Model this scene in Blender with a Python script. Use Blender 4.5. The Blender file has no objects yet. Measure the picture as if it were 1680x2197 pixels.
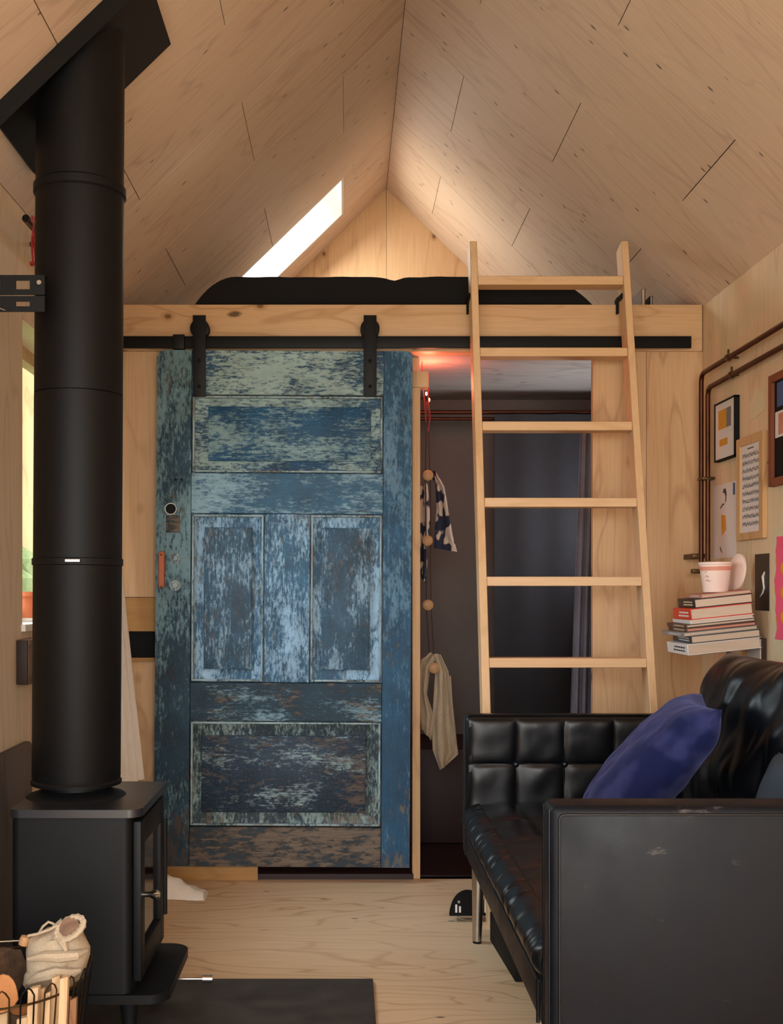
import bpy, bmesh, math, random
from mathutils import Vector, Matrix, noise
random.seed(7)
PI = math.pi
C = bpy.context.scene.collection
CZ = 1.165            # eye height
F = 2450.0            # focal length in pixels of a 1680 x 2197 frame
# ------------------------------------------------------------ camera
cam_d = bpy.data.cameras.new('camera'); cam = bpy.data.objects.new('camera', cam_d); C.objects.link(cam)
cam.location = (0, 0, CZ); cam.rotation_euler = (PI/2, 0, 0)
cam_d.sensor_fit = 'HORIZONTAL'; cam_d.sensor_width = 36; cam_d.lens = F/1680*36
cam_d.shift_x = 97/1680; cam_d.shift_y = 166.5/1680; cam_d.clip_start = .02
bpy.context.scene.camera = cam
# ------------------------------------------------------------ world, lights, exposure
vs = bpy.context.scene.view_settings
vs.view_transform = 'Standard'; vs.look = 'None'; vs.gamma = 1; vs.exposure = -0.15
try: vs.use_curve_mapping = False
except Exception: pass
w = bpy.data.worlds.new('world'); bpy.context.scene.world = w; w.use_nodes = True
bg = w.node_tree.nodes['Background']
bg.inputs[0].default_value = (.86, .93, 1.0, 1); bg.inputs[1].default_value = 7.0
def area(name, loc, target, sx, sy, power, col):
    l = bpy.data.lights.new(name, 'AREA'); l.shape = 'RECTANGLE'; l.size = sx; l.size_y = sy
    l.energy = power; l.color = col
    o = bpy.data.objects.new(name, l); C.objects.link(o); o.location = loc
    o.rotation_euler = (Vector(target)-Vector(loc)).to_track_quat('-Z', 'Y').to_euler()
    return o
# daylight entering through the glazed front doors behind the camera and the window on the left near the camera
area('daylight_front_doors', (.23, -1.32, 1.25), (.23, 3, 1.25), 1.9, 2.0, 84, (1.0, .91, .81))
area('daylight_side_window', (-.94, 1.35, 1.32), (1.2, 2.3, .9), 1.1, 1.1, 34, (.55, .80, 1.0))
area('daylight_rooflight', (-.30, 5.99, 3.02), (.35, 5.75, 2.3), .75, .42, 17, (1.0, .93, .84))
area('daylight_outside_left', (-2.1, 3.5, 2.5), (-.45, 4.45, 1.05), 1.3, 1.0, 70, (.60, .80, 1.0))
area('daylight_inner_window', (1.38, 5.0, 1.50), (.3, 5.2, 2.1), .35, .5, 11, (.95, .95, 1.0))
# ------------------------------------------------------------ materials
def lin(h):
    if isinstance(h, str):
        h = [int(h[i:i+2], 16)/255 for i in (0, 2, 4)]
    return tuple((c/12.92 if c <= .04045 else ((c+.055)/1.055)**2.4) for c in h) + (1,)
class NT:
    def __init__(s, name, rough=.6, spec=.5, metal=0):
        s.m = bpy.data.materials.new(name); s.m.use_nodes = True; s.t = s.m.node_tree; s.n = s.t.nodes; s.l = s.t.links
        s.b = s.n['Principled BSDF']; s.b.inputs['Roughness'].default_value = rough; s.b.inputs['Metallic'].default_value = metal
        s.b.inputs['Specular IOR Level'].default_value = spec
    def add(s, typ, **kw):
        n = s.n.new(typ)
        for k, v in kw.items():
            if k.startswith('i_'): s.put(n.inputs[int(k[2:])], v)
            else: setattr(n, k, v)
        return n
    def put(s, sock, v):
        if isinstance(v, bpy.types.NodeSocket): s.l.new(v, sock)
        else: sock.default_value = v
    def coord(s, scale, rand=True):
        tc = s.add('ShaderNodeTexCoord').outputs['Object']
        if rand:
            oi = s.add('ShaderNodeObjectInfo').outputs['Random']
            mu = s.add('ShaderNodeMath', operation='MULTIPLY'); s.put(mu.inputs[0], oi); s.put(mu.inputs[1], 37.0)
            ad = s.add('ShaderNodeVectorMath', operation='ADD'); s.put(ad.inputs[0], tc); s.put(ad.inputs[1], mu.outputs[0]); tc = ad.outputs[0]
        mp = s.add('ShaderNodeMapping'); s.put(mp.inputs['Vector'], tc); mp.inputs['Scale'].default_value = scale
        return mp.outputs[0]
    def noise(s, vec, scale=1, detail=3, rough=.5, dist=0):
        n = s.add('ShaderNodeTexNoise'); s.put(n.inputs['Vector'], vec); n.inputs['Scale'].default_value = scale
        n.inputs['Detail'].default_value = detail; n.inputs['Roughness'].default_value = rough; n.inputs['Distortion'].default_value = dist
        return n.outputs[0]
    def math(s, op, a, b=0, clamp=False):
        n = s.add('ShaderNodeMath', operation=op); n.use_clamp = clamp; s.put(n.inputs[0], a); s.put(n.inputs[1], b); return n.outputs[0]
    def rng(s, v, a, b, c=0.0, d=1.0):
        n = s.add('ShaderNodeMapRange'); n.clamp = True
        for i, x in enumerate((v, a, b, c, d)): s.put(n.inputs[i], x)
        return n.outputs[0]
    def mix(s, f, a, b):
        n = s.add('ShaderNodeMix', data_type='RGBA'); s.put(n.inputs[0], f); s.put(n.inputs[6], a); s.put(n.inputs[7], b); return n.outputs[2]
    def col(s, c): s.put(s.b.inputs['Base Color'], c); return s
    def bump(s, h, strength=.2, dist=.002):
        n = s.add('ShaderNodeBump'); n.inputs['Strength'].default_value = strength; n.inputs['Distance'].default_value = dist
        s.put(n.inputs['Height'], h); s.put(s.b.inputs['Normal'], n.outputs[0]); return s
def plain(name, c, rough=.6, metal=0, spec=.5, var=.12, sc=30):
    t = NT(name, rough, spec, metal); n = t.noise(t.coord((sc,)*3), 1, 3)
    c = lin(c) if isinstance(c, str) else c
    d = tuple(x*(1-var*2) for x in c[:3])+(1,); e = tuple(min(1, x*(1+var)) for x in c[:3])+(1,)
    t.col(t.mix(n, d, e)); t.bump(n, .08, .001); return t.m
def wood(name, light, dark, line, axis=0, figure=9, knots=.5, rough=.55, knotsize=1.0, lines=.55, round_knots=0):
    """veneer / pine: fine fibres along one axis, contour figure, small dark knots"""
    t = NT(name, rough, .35)
    def sc(al, ac):
        v = [ac]*3; v[axis] = al; return tuple(v)
    fib = t.noise(t.coord(sc(4, 130)), 1, 4, .6)
    big = t.noise(t.coord(sc(.9, 4.2)), 1, 2.5, .45, .35)
    fr = t.math('FRACT', t.math('MULTIPLY', big, float(figure)))
    ln = t.rng(t.math('ABSOLUTE', t.math('SUBTRACT', fr, .5)), .0, .13, 1, 0)
    tone = t.noise(t.coord(sc(.7, 1.6)), 1, 2)
    c = t.mix(t.rng(tone, .3, .7), lin(light), lin(dark))
    c = t.mix(t.math('MULTIPLY', t.rng(fib, .42, .75), .26), c, lin(line))
    c = t.mix(t.math('MULTIPLY', ln, t.math('MULTIPLY', t.rng(tone, .35, .65, .3, 1), lines)), c, lin(line))
    vo = t.add('ShaderNodeTexVoronoi'); t.put(vo.inputs['Vector'], t.coord(sc(7/knotsize, 17/knotsize))); vo.inputs['Scale'].default_value = 1
    pick = t.math('LESS_THAN', t.add('ShaderNodeSeparateColor', i_0=vo.outputs['Color']).outputs[0], knots*.4)
    dash = t.math('MULTIPLY', t.rng(vo.outputs['Distance'], .07, .15, 1, 0), pick)
    dark_k = tuple(x*.16 for x in lin(line)[:3])+(1,)
    c = t.mix(t.math('MULTIPLY', dash, .85), c, dark_k)
    if round_knots:
        v2 = t.add('ShaderNodeTexVoronoi'); t.put(v2.inputs['Vector'], t.coord(sc(5.2, 7.5))); v2.inputs['Scale'].default_value = 1
        pk = t.math('LESS_THAN', t.add('ShaderNodeSeparateColor', i_0=v2.outputs['Color']).outputs[1], round_knots)
        halo = t.math('MULTIPLY', t.rng(v2.outputs['Distance'], .08, .19, .5, 0), pk); core = t.math('MULTIPLY', t.rng(v2.outputs['Distance'], .055, .085, .8, 0), pk)
        c = t.mix(halo, c, lin(line)); c = t.mix(core, c, tuple(x*.4 for x in lin(line)[:3])+(1,))
    t.col(c); t.bump(fib, .12, .001); return t.m
M = {}
M['ceil'] = wood('birch_plywood_ceiling', 'DFC4AA', 'D5B79C', 'A08070', 0, 9, .8, .6, .75, .42)
M['wall'] = wood('birch_plywood_wall', 'E4CBA6', 'DBBD97', 'B08E68', 2, 7, .12, .55, 1, .4)
M['pinewall'] = wood('pine_panel', 'DDB68C', 'D0A577', '9C6A40', 2, 6, .15, .5, 1.5, .5, .8)
M['beam'] = wood('pine_beam', 'DFB88E', 'D2A87C', 'A27043', 0, 8, .3, .5, 1.6, .5, .9)
M['rail'] = wood('ladder_pine', 'EAC59B', 'DFB688', 'BC8C5B', 2, 5, .1, .5, 1.2, .3)
M['rung'] = wood('rung_pine', 'EAC59B', 'DCB080', 'B9854F', 0, 5, .1, .5, 1.2, .35)
M['floor'] = wood('floor_plywood', 'E8CBA6', 'DDBA92', 'A47648', 0, 12, .3, .5, .8, .6)
M['darkpine'] = wood('aged_orange_pine', 'B98A4E', 'A37640', '7A5024', 0, 8, .2, .5)
M['oakdark'] = wood('dark_oak', '3A2318', '23140D', '150C08', 2, 6, .2, .6)
M['oaklight'] = wood('worn_oak', '8E6A4B', '7A5A3F', '4A3223', 1, 6, .2, .6)
M['board'] = wood('sooty_board', '75665A', '5A4D43', '3A302A', 2, 5, .1, .7)
M['framepine'] = wood('frame_pine', 'D2A878', 'C49A6A', '96683E', 2, 6, .05)
M['kind'] = wood('split_kindling', 'E2C29A', 'CFA474', 'A26E42', 2, 12, .1, .6)
M['kind2'] = wood('brown_kindling', '9A6B48', '7C5236', '4C2E1C', 2, 12, .1, .7)
M['cut'] = plain('cut_log_face', 'C78855', .7, var=.25)
M['bark'] = plain('log_bark', '5E4530', .9, var=.5, sc=60)
M['knob'] = plain('turned_wood_knob', 'B08458', .5)
M['black'] = plain('black_steel', '08090B', .55, .0, .25, var=.1)
M['matt'] = plain('matt_black', '0B0B0C', .7, 0, .2)
M['cast'] = plain('cast_iron', '0F1012', .55, .0, .25, var=.3, sc=220)
M['flue'] = plain('black_enamel_flue', '0A0A0C', .55, 0, .22, var=.15, sc=160)
M['chrome'] = plain('chrome', 'D8D8D8', .15, 1, var=.03)
M['steel'] = plain('brushed_steel', 'B9B2A8', .3, 1, var=.1)
M['copper'] = plain('copper_pipe', '553020', .36, .85, var=.3, sc=14)
M['brass'] = plain('aged_brass', '5B4426', .4, .8, var=.3)
M['casttop'] = plain('cast_iron_top_window_lit', '22242A', .34, 0, .7, var=.2, sc=120)  # paler grey-blue than the body, window light put into the colour
M['slate'] = plain('slate', '4A4743', .7, var=.48, sc=11)
M['grey_in'] = plain('grey_plaster', '6E6A66', .85, var=.12, sc=4)
M['ply_in'] = wood('grey_stained_ply', 'B9B3AC', 'A29C96', '6B655F', 0, 8, .2, .6)
M['dred'] = plain('dark_red_paint', '26090B', .6)
M['dshade'] = plain('shade_sheet', '232429', .9)
M['gcurtain'] = plain('grey_curtain', '6A6670', .9)
M['white'] = plain('white_cotton', 'E9DFD2', .9, var=.05)
M['linen'] = plain('natural_linen', 'B7A389', .95, var=.15, sc=240)
M['linend'] = plain('beige_knit', 'B7A58C', .95, var=.2, sc=200)
M['duvet'] = plain('black_duvet', '0B0C0F', .95, var=.2)
M['paper'] = plain('paper', 'DED3CC', .8, var=.03)
M['cream'] = plain('cream_paper', 'D9C7A2', .8, var=.05)
M['pages'] = wood('book_pages', 'D5C3AE', 'C8B59F', 'A8947E', 0, 3, 0, .8, 1, .1)
M['ochre'] = plain('ochre', 'D9982C', .7)
M['ink'] = plain('ink', '3B3A40', .8)
M['greyprint'] = plain('grey_print', '8B8189', .8, var=.5, sc=400)
M['blueprint'] = plain('blue_stamp', '43547E', .8)
M['pinkcut'] = plain('pink_card', 'F2587A', .7, var=.05)
M['orange'] = plain('orange_card', 'E8952A', .7)
M['bred'] = plain('red_cover', 'E0452C', .5); M['bblack'] = plain('black_cover', '17171B', .4)
M['bwhite'] = plain('white_cover', 'E4DFDA', .5, var=.04); M['bgrey'] = plain('grey_cover', '8E8A86', .5)
M['bbrown'] = plain('brown_cover', '5A3D32', .5); M['bteal'] = plain('dark_grey_cover', '3D4244', .5); M['bpink'] = plain('salmon_cover', 'C98672', .5)
M['pinkpot'] = plain('pink_ceramic', 'F4DCD0', .5, var=.04); M['pinkline'] = plain('coral_print', 'E39A80', .5)
M['terra'] = plain('terracotta', 'C9683C', .8); M['rustbrown'] = wood('red_brown_frame', '8A4A2A', '6E3820', '3A1B0E', 2, 6, .1)
M['denim'] = plain('denim_grey', '33404F', .9, sc=200)
M['rope'] = plain('brown_cord', '3E2418', .8); M['redrib'] = plain('red_ribbon', 'B01E22', .6)
M['leathertag'] = plain('orange_leather', 'B4581F', .45); M['grass'] = plain('grass', '6E7F4A', .9, var=.4)
M['darkvoid'] = plain('dark_backing', '171310', .9)
def emis(name, c, s):
    m = bpy.data.materials.new(name); m.use_nodes = True; b = m.node_tree.nodes['Principled BSDF']
    b.inputs['Emission Color'].default_value = c; b.inputs['Emission Strength'].default_value = s; b.inputs['Base Color'].default_value = c; return m
M['bulb'] = emis('lit_red_bulb', (1, .16, .07, 1), 26)
def glass():
    m = bpy.data.materials.new('window_glass'); m.use_nodes = True; t = m.node_tree; t.nodes.remove(t.nodes['Principled BSDF'])
    o = t.nodes['Material Output']; g = t.nodes.new('ShaderNodeBsdfGlossy'); g.inputs[1].default_value = .02
    tr = t.nodes.new('ShaderNodeBsdfTransparent'); tr.inputs[0].default_value = (.94, .97, .96, 1); mx = t.nodes.new('ShaderNodeMixShader')
    fr = t.nodes.new('ShaderNodeLayerWeight'); fr.inputs[0].default_value = .5
    pw = t.nodes.new('ShaderNodeMath'); pw.operation = 'POWER'; pw.inputs[1].default_value = 5; t.links.new(fr.outputs['Facing'], pw.inputs[0])
    ma = t.nodes.new('ShaderNodeMath'); ma.operation = 'MULTIPLY_ADD'; ma.inputs[1].default_value = .5; ma.inputs[2].default_value = .03
    t.links.new(pw.outputs[0], ma.inputs[0]); t.links.new(ma.outputs[0], mx.inputs[0]); t.links.new(tr.outputs[0], mx.inputs[1])
    t.links.new(g.outputs[0], mx.inputs[2]); t.links.new(mx.outputs[0], o.inputs[0]); return m
M['glass'] = glass()
M['soot'] = plain('smoked_stove_glass', '0A0A0B', .08, 0, .8, var=.1)
def leather(name, c, rough, scuff, sp=.4):
    t = NT(name, rough, sp); v = t.coord((1, 1, 1), False)
    pore = t.noise(v, 420, 2); soft = t.noise(v, 9, 3); sc = t.noise(t.coord((5, 5, 16), False), 1, 5, .7)
    k = t.math('MULTIPLY', t.rng(sc, .66, .74), scuff)
    base = t.mix(soft, lin(c), tuple(x*1.7 for x in lin(c)[:3])+(1,))
    t.col(t.mix(k, base, lin('8A8078')))
    t.put(t.b.inputs['Roughness'], t.rng(soft, .3, .7, rough-.06, rough+.1))
    h = t.math('ADD', t.math('MULTIPLY', pore, .25), t.math('MULTIPLY', soft, 1.4)); t.bump(h, .3, .003); return t.m
M['leather'] = leather('black_leather', '07090D', .33, 0, .38); M['leatherside'] = leather('scuffed_black_leather', '0A0D13', .44, .35, .2)
def velvet():
    t = NT('navy_velvet', .8, .2); n = t.rng(t.noise(t.coord((1, 1, 1), False), 11, 2), .46, .6)
    t.col(t.mix(n, lin('0A1542'), lin('282E5C'))); t.b.inputs['Sheen Weight'].default_value = .25
    t.b.inputs['Sheen Tint'].default_value = (.35, .4, .9, 1); return t.m
M['velvet'] = velvet()
def pattern():
    t = NT('navy_and_cream_patterned_cloth', .9); n = t.rng(t.noise(t.coord((1, 1, .7), False), 17, 1), .49, .51)
    t.col(t.mix(n, lin('1A2036'), lin('B9A698'))); return t.m
M['pattern'] = pattern()
def paint(name, axis, light, darkc, bias, wear, woodc='7A6552', stile=False):
    """layered flaking door paint: bare wood < dark blue < pale blue, flakes stretched along the grain"""
    t = NT(name, .55, .3)
    v = [95]*3; v[axis] = 34; w_ = [240]*3; w_[axis] = 9; b_ = [9]*3; b_[axis] = 3.2
    fl = t.noise(t.coord(tuple(v)), 1, 9, .76, .2); gr = t.noise(t.coord(tuple(w_)), 1, 5, .7); bl = t.noise(t.coord(tuple(b_)), 1, 4, .6)
    s = t.math('ADD', t.math('MULTIPLY', fl, .70), t.math('ADD', t.math('MULTIPLY', gr, .22), t.math('MULTIPLY', bl, .60)))
    wz = 0.0
    if stile:      # old paint has worn away more towards the foot of the stile
        sep = t.add('ShaderNodeSeparateXYZ', i_0=t.add('ShaderNodeTexCoord').outputs['Object']).outputs[2]
        s = t.math('SUBTRACT', s, t.rng(sep, .25, 1.15, .10, 0)); wz = t.rng(sep, .05, .5, .13, 0)
    pale = t.rng(s, .745-bias, .835-bias, 0, .95)
    speck = t.rng(t.noise(t.coord((300, 300, 300)), 1, 2), .60, .72, 0, .35)
    pale = t.math('MAXIMUM', pale, speck)
    tone = t.noise(t.coord((9, 9, 9)), 1, 5, .65)
    L_, D_c = lin(light)[:3], lin(darkc)[:3]
    lc = t.mix(t.rng(tone, .3, .7), tuple(x*.72 for x in L_)+(1,), tuple(x*1.12 for x in L_)+(1,))
    dc = t.mix(t.rng(tone, .3, .7), tuple(x*.75 for x in D_c)+(1,), tuple(x*1.7 for x in D_c)+(1,))
    dc = t.mix(t.rng(gr, .35, .65, .55, 0), dc, tuple(x*.42 for x in D_c)+(1,))
    x_ = [40]*3; x_[axis] = 13
    fw = t.noise(t.coord(tuple(x_)), 1.3, 9, .74, .2); fb = t.noise(t.coord((4, 4, 4)), 1, 3)
    bare = t.rng(t.math('ADD', t.math('ADD', fw, t.math('MULTIPLY', fb, .5)), wz), .85-wear, .95-wear, 0, .8)
    wc = t.mix(t.rng(gr, .3, .7), lin(woodc), tuple(x*.35 for x in lin(woodc)[:3])+(1,))
    c = t.mix(pale, dc, lc); c = t.mix(bare, c, wc); t.col(c)
    t.bump(t.math('ADD', t.math('SUBTRACT', t.math('MULTIPLY', pale, .6), bare), t.math('MULTIPLY', gr, .4)), .6, .0014); return t.m
M['pt_top'] = paint('paint_pale_on_navy', 0, '97ADAB', '153F5E', .02, -.05)
M['pt_field'] = paint('paint_navy_field', 0, '84A0A6', '184768', -.01, -.05)
M['pt_mid'] = paint('paint_blue_rail', 0, '82A0B0', '2C546F', .05, -.03)
M['pt_stileL'] = paint('paint_left_stile', 2, '6C8C96', '143345', .025, .0, '57493F', True)
M['pt_stileR'] = paint('paint_right_stile', 2, '5A7E96', '1A4562', .03, .0, '7C756C', True)
M['pt_panel'] = paint('paint_window_lit_panel', 2, '90B2CC', '2F546E', .035, .03, '6A6A68')  # blue paint brightened here, with window light put into its colour
M['pt_pfield'] = paint('paint_grey_panel_field', 2, '8CACC2', '334E62', -.01, .06, '69686A')
M['pt_low'] = paint('paint_dark_rail', 0, '7B98A4', '15303F', -.05, .03, '84715F')
M['pt_lowp'] = paint('paint_worn_panel', 0, '93A8AC', '1B2C3D', -.07, .06, '75685F')
M['pt_lowm'] = paint('paint_worn_margin', 2, '8AA09E', '1C2F3A', .03, .05, '7A6A5C')
M['pt_edge'] = paint('paint_worn_edge_highlight', 2, '9CAFB4', '2A3C46', .09, .04, '9A8672')  # worn paint made paler so the mouldings carry a painted edge highlight
M['pt_bot'] = paint('bare_bottom_rail', 0, '5E6E78', '26323A', -.2, .17, '86725F')
# ------------------------------------------------------------ mesh helpers
def nb(): return bmesh.new()
def at(px, py, d): return Vector(((px-743)*d/F, d, CZ+(1265-py)*d/F))
def box(bm, x0, x1, y0, y1, z0, z1, r=0, seg=2, X=None):
    old = set(bm.verts) if (r or X) else None
    mt = Matrix.Translation(((x0+x1)/2, (y0+y1)/2, (z0+z1)/2)) @ Matrix.Diagonal((abs(x1-x0), abs(y1-y0), abs(z1-z0), 1))
    g = bmesh.ops.create_cube(bm, size=1, matrix=mt)['verts']
    if r:
        es = list({e for v in g for e in v.link_edges})
        bmesh.ops.bevel(bm, geom=es, offset=r, segments=seg, affect='EDGES', profile=.5)
    if X is not None:
        bmesh.ops.transform(bm, matrix=X, verts=[v for v in bm.verts if v not in old])
    return bm
def tube(bm, pts, r, n=8, close=False):
    pts = [Vector(p) for p in pts]; N = len(pts); rr = r if isinstance(r, (list, tuple)) else [r]*N
    up = None; rings = []
    for i, p in enumerate(pts):
        a = pts[(i-1) % N] if (i or close) else p; b = pts[(i+1) % N] if (i < N-1 or close) else p
        t = (b-a).normalized()
        if up is None: up = Vector((0, 0, 1)) if abs(t.z) < .9 else Vector((1, 0, 0))
        up = (up - t*up.dot(t)).normalized(); s = t.cross(up)
        rings.append([bm.verts.new(p+(up*math.cos(2*PI*k/n)+s*math.sin(2*PI*k/n))*rr[i]) for k in range(n)])
    for i in range(N if close else N-1):
        A, B = rings[i], rings[(i+1) % N]
        for k in range(n): bm.faces.new((A[k], A[(k+1) % n], B[(k+1) % n], B[k]))
    if not close: bm.faces.new(rings[0][::-1]); bm.faces.new(rings[-1])
    return bm
def lathe(bm, prof, n=24, X=None):
    X = X or Matrix(); rings = []
    for r, z in prof: rings.append([bm.verts.new(X @ Vector((r*math.cos(2*PI*k/n), r*math.sin(2*PI*k/n), z))) for k in range(n)])
    for A, B in zip(rings, rings[1:]):
        for k in range(n): bm.faces.new((A[k], A[(k+1) % n], B[(k+1) % n], B[k]))
    bm.faces.new(rings[0][::-1]); bm.faces.new(rings[-1]); return bm
def prism(bm, poly, t0, t1, X=None):
    X = X or Matrix(); a = [bm.verts.new(X @ Vector((p[0], p[1], t0))) for p in poly]; b = [bm.verts.new(X @ Vector((p[0], p[1], t1))) for p in poly]
    n = len(poly); bm.faces.new(a[::-1]); bm.faces.new(b)
    for k in range(n): bm.faces.new((a[k], a[(k+1) % n], b[(k+1) % n], b[k]))
    return bm
def surf(bm, nu, nv, fn, thick=0):
    vs_ = [[bm.verts.new(fn(i/nu, j/nv)) for j in range(nv+1)] for i in range(nu+1)]
    fs = [bm.faces.new((vs_[i][j], vs_[i+1][j], vs_[i+1][j+1], vs_[i][j+1])) for i in range(nu) for j in range(nv)]
    if thick:
        bmesh.ops.recalc_face_normals(bm, faces=fs); bmesh.ops.solidify(bm, geom=fs, thickness=thick)
    return bm
def nz(x, y, z=0): return noise.noise(Vector((x, y, z)))
def rotpoly(w, h, r, n=5):
    out = []
    for cx, cy, a0 in ((w/2-r, h/2-r, 0), (-w/2+r, h/2-r, 90), (-w/2+r, -h/2+r, 180), (w/2-r, -h/2+r, 270)):
        for k in range(n+1):
            a = math.radians(a0+90*k/n); out.append((cx+r*math.cos(a), cy+r*math.sin(a)))
    return out
WL = {}
def obj(name, bm, mat, parent=None, recalc=True, label=None, kind=None):
    if recalc: bmesh.ops.recalc_face_normals(bm, faces=bm.faces)
    for f in bm.faces: f.smooth = True
    for e in bm.edges:
        if len(e.link_faces) == 2 and e.calc_face_angle(0) > .65: e.smooth = False
    me = bpy.data.meshes.new(name)
    xs = [v.co for v in bm.verts]
    c = Vector(((min(v.x for v in xs)+max(v.x for v in xs))/2, (min(v.y for v in xs)+max(v.y for v in xs))/2, min(v.z for v in xs)))
    bmesh.ops.translate(bm, verts=bm.verts, vec=-c); bm.to_mesh(me); bm.free()
    me.materials.append(M[mat] if isinstance(mat, str) else mat)
    o = bpy.data.objects.new(name, me); C.objects.link(o); WL[o] = c
    if parent is not None: o.parent = parent; o.location = c-WL[parent]
    else: o.location = c
    if label: o['label'] = label
    if kind: o['kind'] = kind
    return o
def tag(o, label, cat, group=None, kind=None):
    o['label'] = label; o['category'] = cat
    if group: o['group'] = group
    if kind: o['kind'] = kind
    return o
def thing(name, loc, label, cat, group=None, kind=None):
    o = bpy.data.objects.new(name, None); C.objects.link(o); o.location = loc; WL[o] = Vector(loc); o.empty_display_size = .05
    return tag(o, label, cat, group, kind)
def B(*a, **k): return box(nb(), *a, **k)
# ============================================================ STRUCTURE
XL, XR, XC = -.97, 1.43, .23
ZE, ZR = 1.137+CZ, 2.301+CZ
SL = (ZR-ZE)/(XR-XC)
YB, YE, YF = 4.588, 6.55, -1.35      # partition under the loft, gable end, front wall
bounds = [YF, -.955, -.40, .155, .71, 1.265, 1.82, 2.375, 2.93, 3.485, 4.035, 4.595, 5.155, 5.715, 6.27, YE]
ceiling = thing('ceiling', (XC, 2.6, ZE), 'steep pitched ceiling of pale knotty plywood boards', 'ceiling', kind='structure')
ang = math.atan(SL)
def slope_frame(side, x, y):
    z = ZR-SL*abs(x-XC)
    ex = Vector((side*math.cos(ang), 0, -math.sin(ang)))   # runs down the slope
    ez = Vector((side*math.sin(ang), 0, math.cos(ang)))    # outward
    ey = ez.cross(ex)
    m = Matrix((ex, ey, ez)).transposed().to_4x4(); m.translation = Vector((x, y, z)); return m
def roof_piece(name, side, xa, xb, y0, y1, n0, n1, mat, parent, g=.0015):
    L = abs(xb-xa)/math.cos(ang); bm = nb(); m = slope_frame(side, xa, (y0+y1)/2)
    box(bm, g, L-g, -(y1-y0)/2+g, (y1-y0)/2-g, n0, n1)
    me = bpy.data.meshes.new(name); bm.to_mesh(me); bm.free(); me.materials.append(M[mat])
    o = bpy.data.objects.new(name, me); C.objects.link(o); o.parent = parent
    o.matrix_local = Matrix.Translation(-WL[parent]) @ m; return o
for i in range(len(bounds)-1):
    y0, y1 = bounds[i], bounds[i+1]
    odd = (13-i) % 2     # strip 13 (5.715-6.27) has joints at .24 and .957 from the ridge, the next ones at .6
    cuts = [0, .242, .957, 1.2] if not odd else [0, .599, 1.2]
    if i == 14: cuts = [0, .599, 1.2]
    for side in (-1, 1):
        for a, b in zip(cuts, cuts[1:]):
            xa, xb = XC+side*a, XC+side*b
            if side == -1 and i == 13 and a == .242: continue      # the rooflight
            roof_piece('plywood_panel', side, xa, xb, y0, y1, 0, .012, 'ceil', ceiling)
            roof_piece('roof_deck', side, xa, xb, y0, y1, .0135, .05, 'darkvoid', ceiling, g=-.004)
# ridge closing fillet so no light leaks
obj('ridge_batten', B(XC-.05, XC+.05, YF, YE, ZR+.02, ZR+.06), 'darkvoid', ceiling)
# rooflight shaft
sky = thing('window_2', (-.14, 5.99, ZE+.3), 'long bright rooflight in the left slope above the bed', 'window', kind='structure')
xa, xb = XC-.242, XC-.957
L = abs(xb-xa)/math.cos(ang); m = slope_frame(-1, xa, (5.715+6.27)/2); hw = (6.27-5.715)/2
def skpart(name, mat, *b):
    bm = nb(); box(bm, *b); me = bpy.data.meshes.new(name); bm.to_mesh(me); bm.free(); me.materials.append(M[mat])
    o = bpy.data.objects.new(name, me); C.objects.link(o); o.parent = sky; o.matrix_local = Matrix.Translation(-WL[sky]) @ m
for b in ((-.0, .018, -hw, hw, .0, .22), (L-.018, L, -hw, hw, .0, .22), (.018, L-.018, -hw, -hw+.018, .0, .22), (.018, L-.018, hw-.018, hw, .0, .22)):
    skpart('reveal_board', 'white', *b)
for b in ((.018, .05, -hw+.018, hw-.018, .19, .215), (L-.05, L-.018, -hw+.018, hw-.018, .19, .215)): skpart('sash_rail', 'white', *b)
skpart('pane', 'glass', .018, L-.018, -hw+.018, hw-.018, .2, .206)
# ---- floor
floor = thing('floor', (XC, 2.4, 0), 'pale plywood sheet floor with brown grain lines', 'floor', kind='structure')
fy = [YF, -.1, 1.1, 2.25, 4.60]; fx = [XL-.02, XR+.02]
for a, b in zip(fy, fy[1:]):
    for c_, d_ in zip(fx, fx[1:]):
        obj('floor_sheet', B(c_+.0006, d_-.0006, a+.0006, b-.0006, -.02, 0), 'floor', floor)
obj('subfloor', B(XL-.2, XR+.2, YF-.1, YE+.1, -.08, -.022), 'darkvoid', floor)
# ---- right wall
wr = thing('wall_right', (XR+.05, 2.6, 0), 'pale plywood wall on the right hung with pictures', 'wall', kind='structure')
for a, b in zip(bounds, bounds[1:]):
    obj('wall_panel', B(XR, XR+.014, a+.001, b-.001, 0, ZE+.004), 'wall', wr)
obj('backing', B(XR+.0145, XR+.10, YF-.05, YE+.05, -.02, ZE+.1), 'darkvoid', wr)
# ---- left wall with window_1
WY0, WY1, WZ0, WZ1 = 3.41, 4.35, 1.04, 1.99
wl = thing('wall_left', (XL-.05, 2.6, 0), 'pale plywood wall on the left behind the stove', 'wall', kind='structure')
LYO = (.72, 1.95, .7, 1.95)           # side window near the camera, out of frame
def wallrects(y0, y1, hole):
    hy0, hy1, hz0, hz1 = hole; out = []
    if y1 <= hy0 or y0 >= hy1: return [(y0, y1, 0, ZE)]
    if y0 < hy0: out.append((y0, hy0, 0, ZE))
    if y1 > hy1: out.append((hy1, y1, 0, ZE))
    a, b = max(y0, hy0), min(y1, hy1); out += [(a, b, 0, hz0), (a, b, hz1, ZE)]
    return out
for a, b in zip(bounds, bounds[1:]):
    for r in wallrects(a, b, (WY0, WY1, WZ0, WZ1)):
        obj('wall_panel', B(XL-.014, XL, r[0]+.001, r[1]-.001, r[2], r[3]), 'wall', wl)
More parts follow.
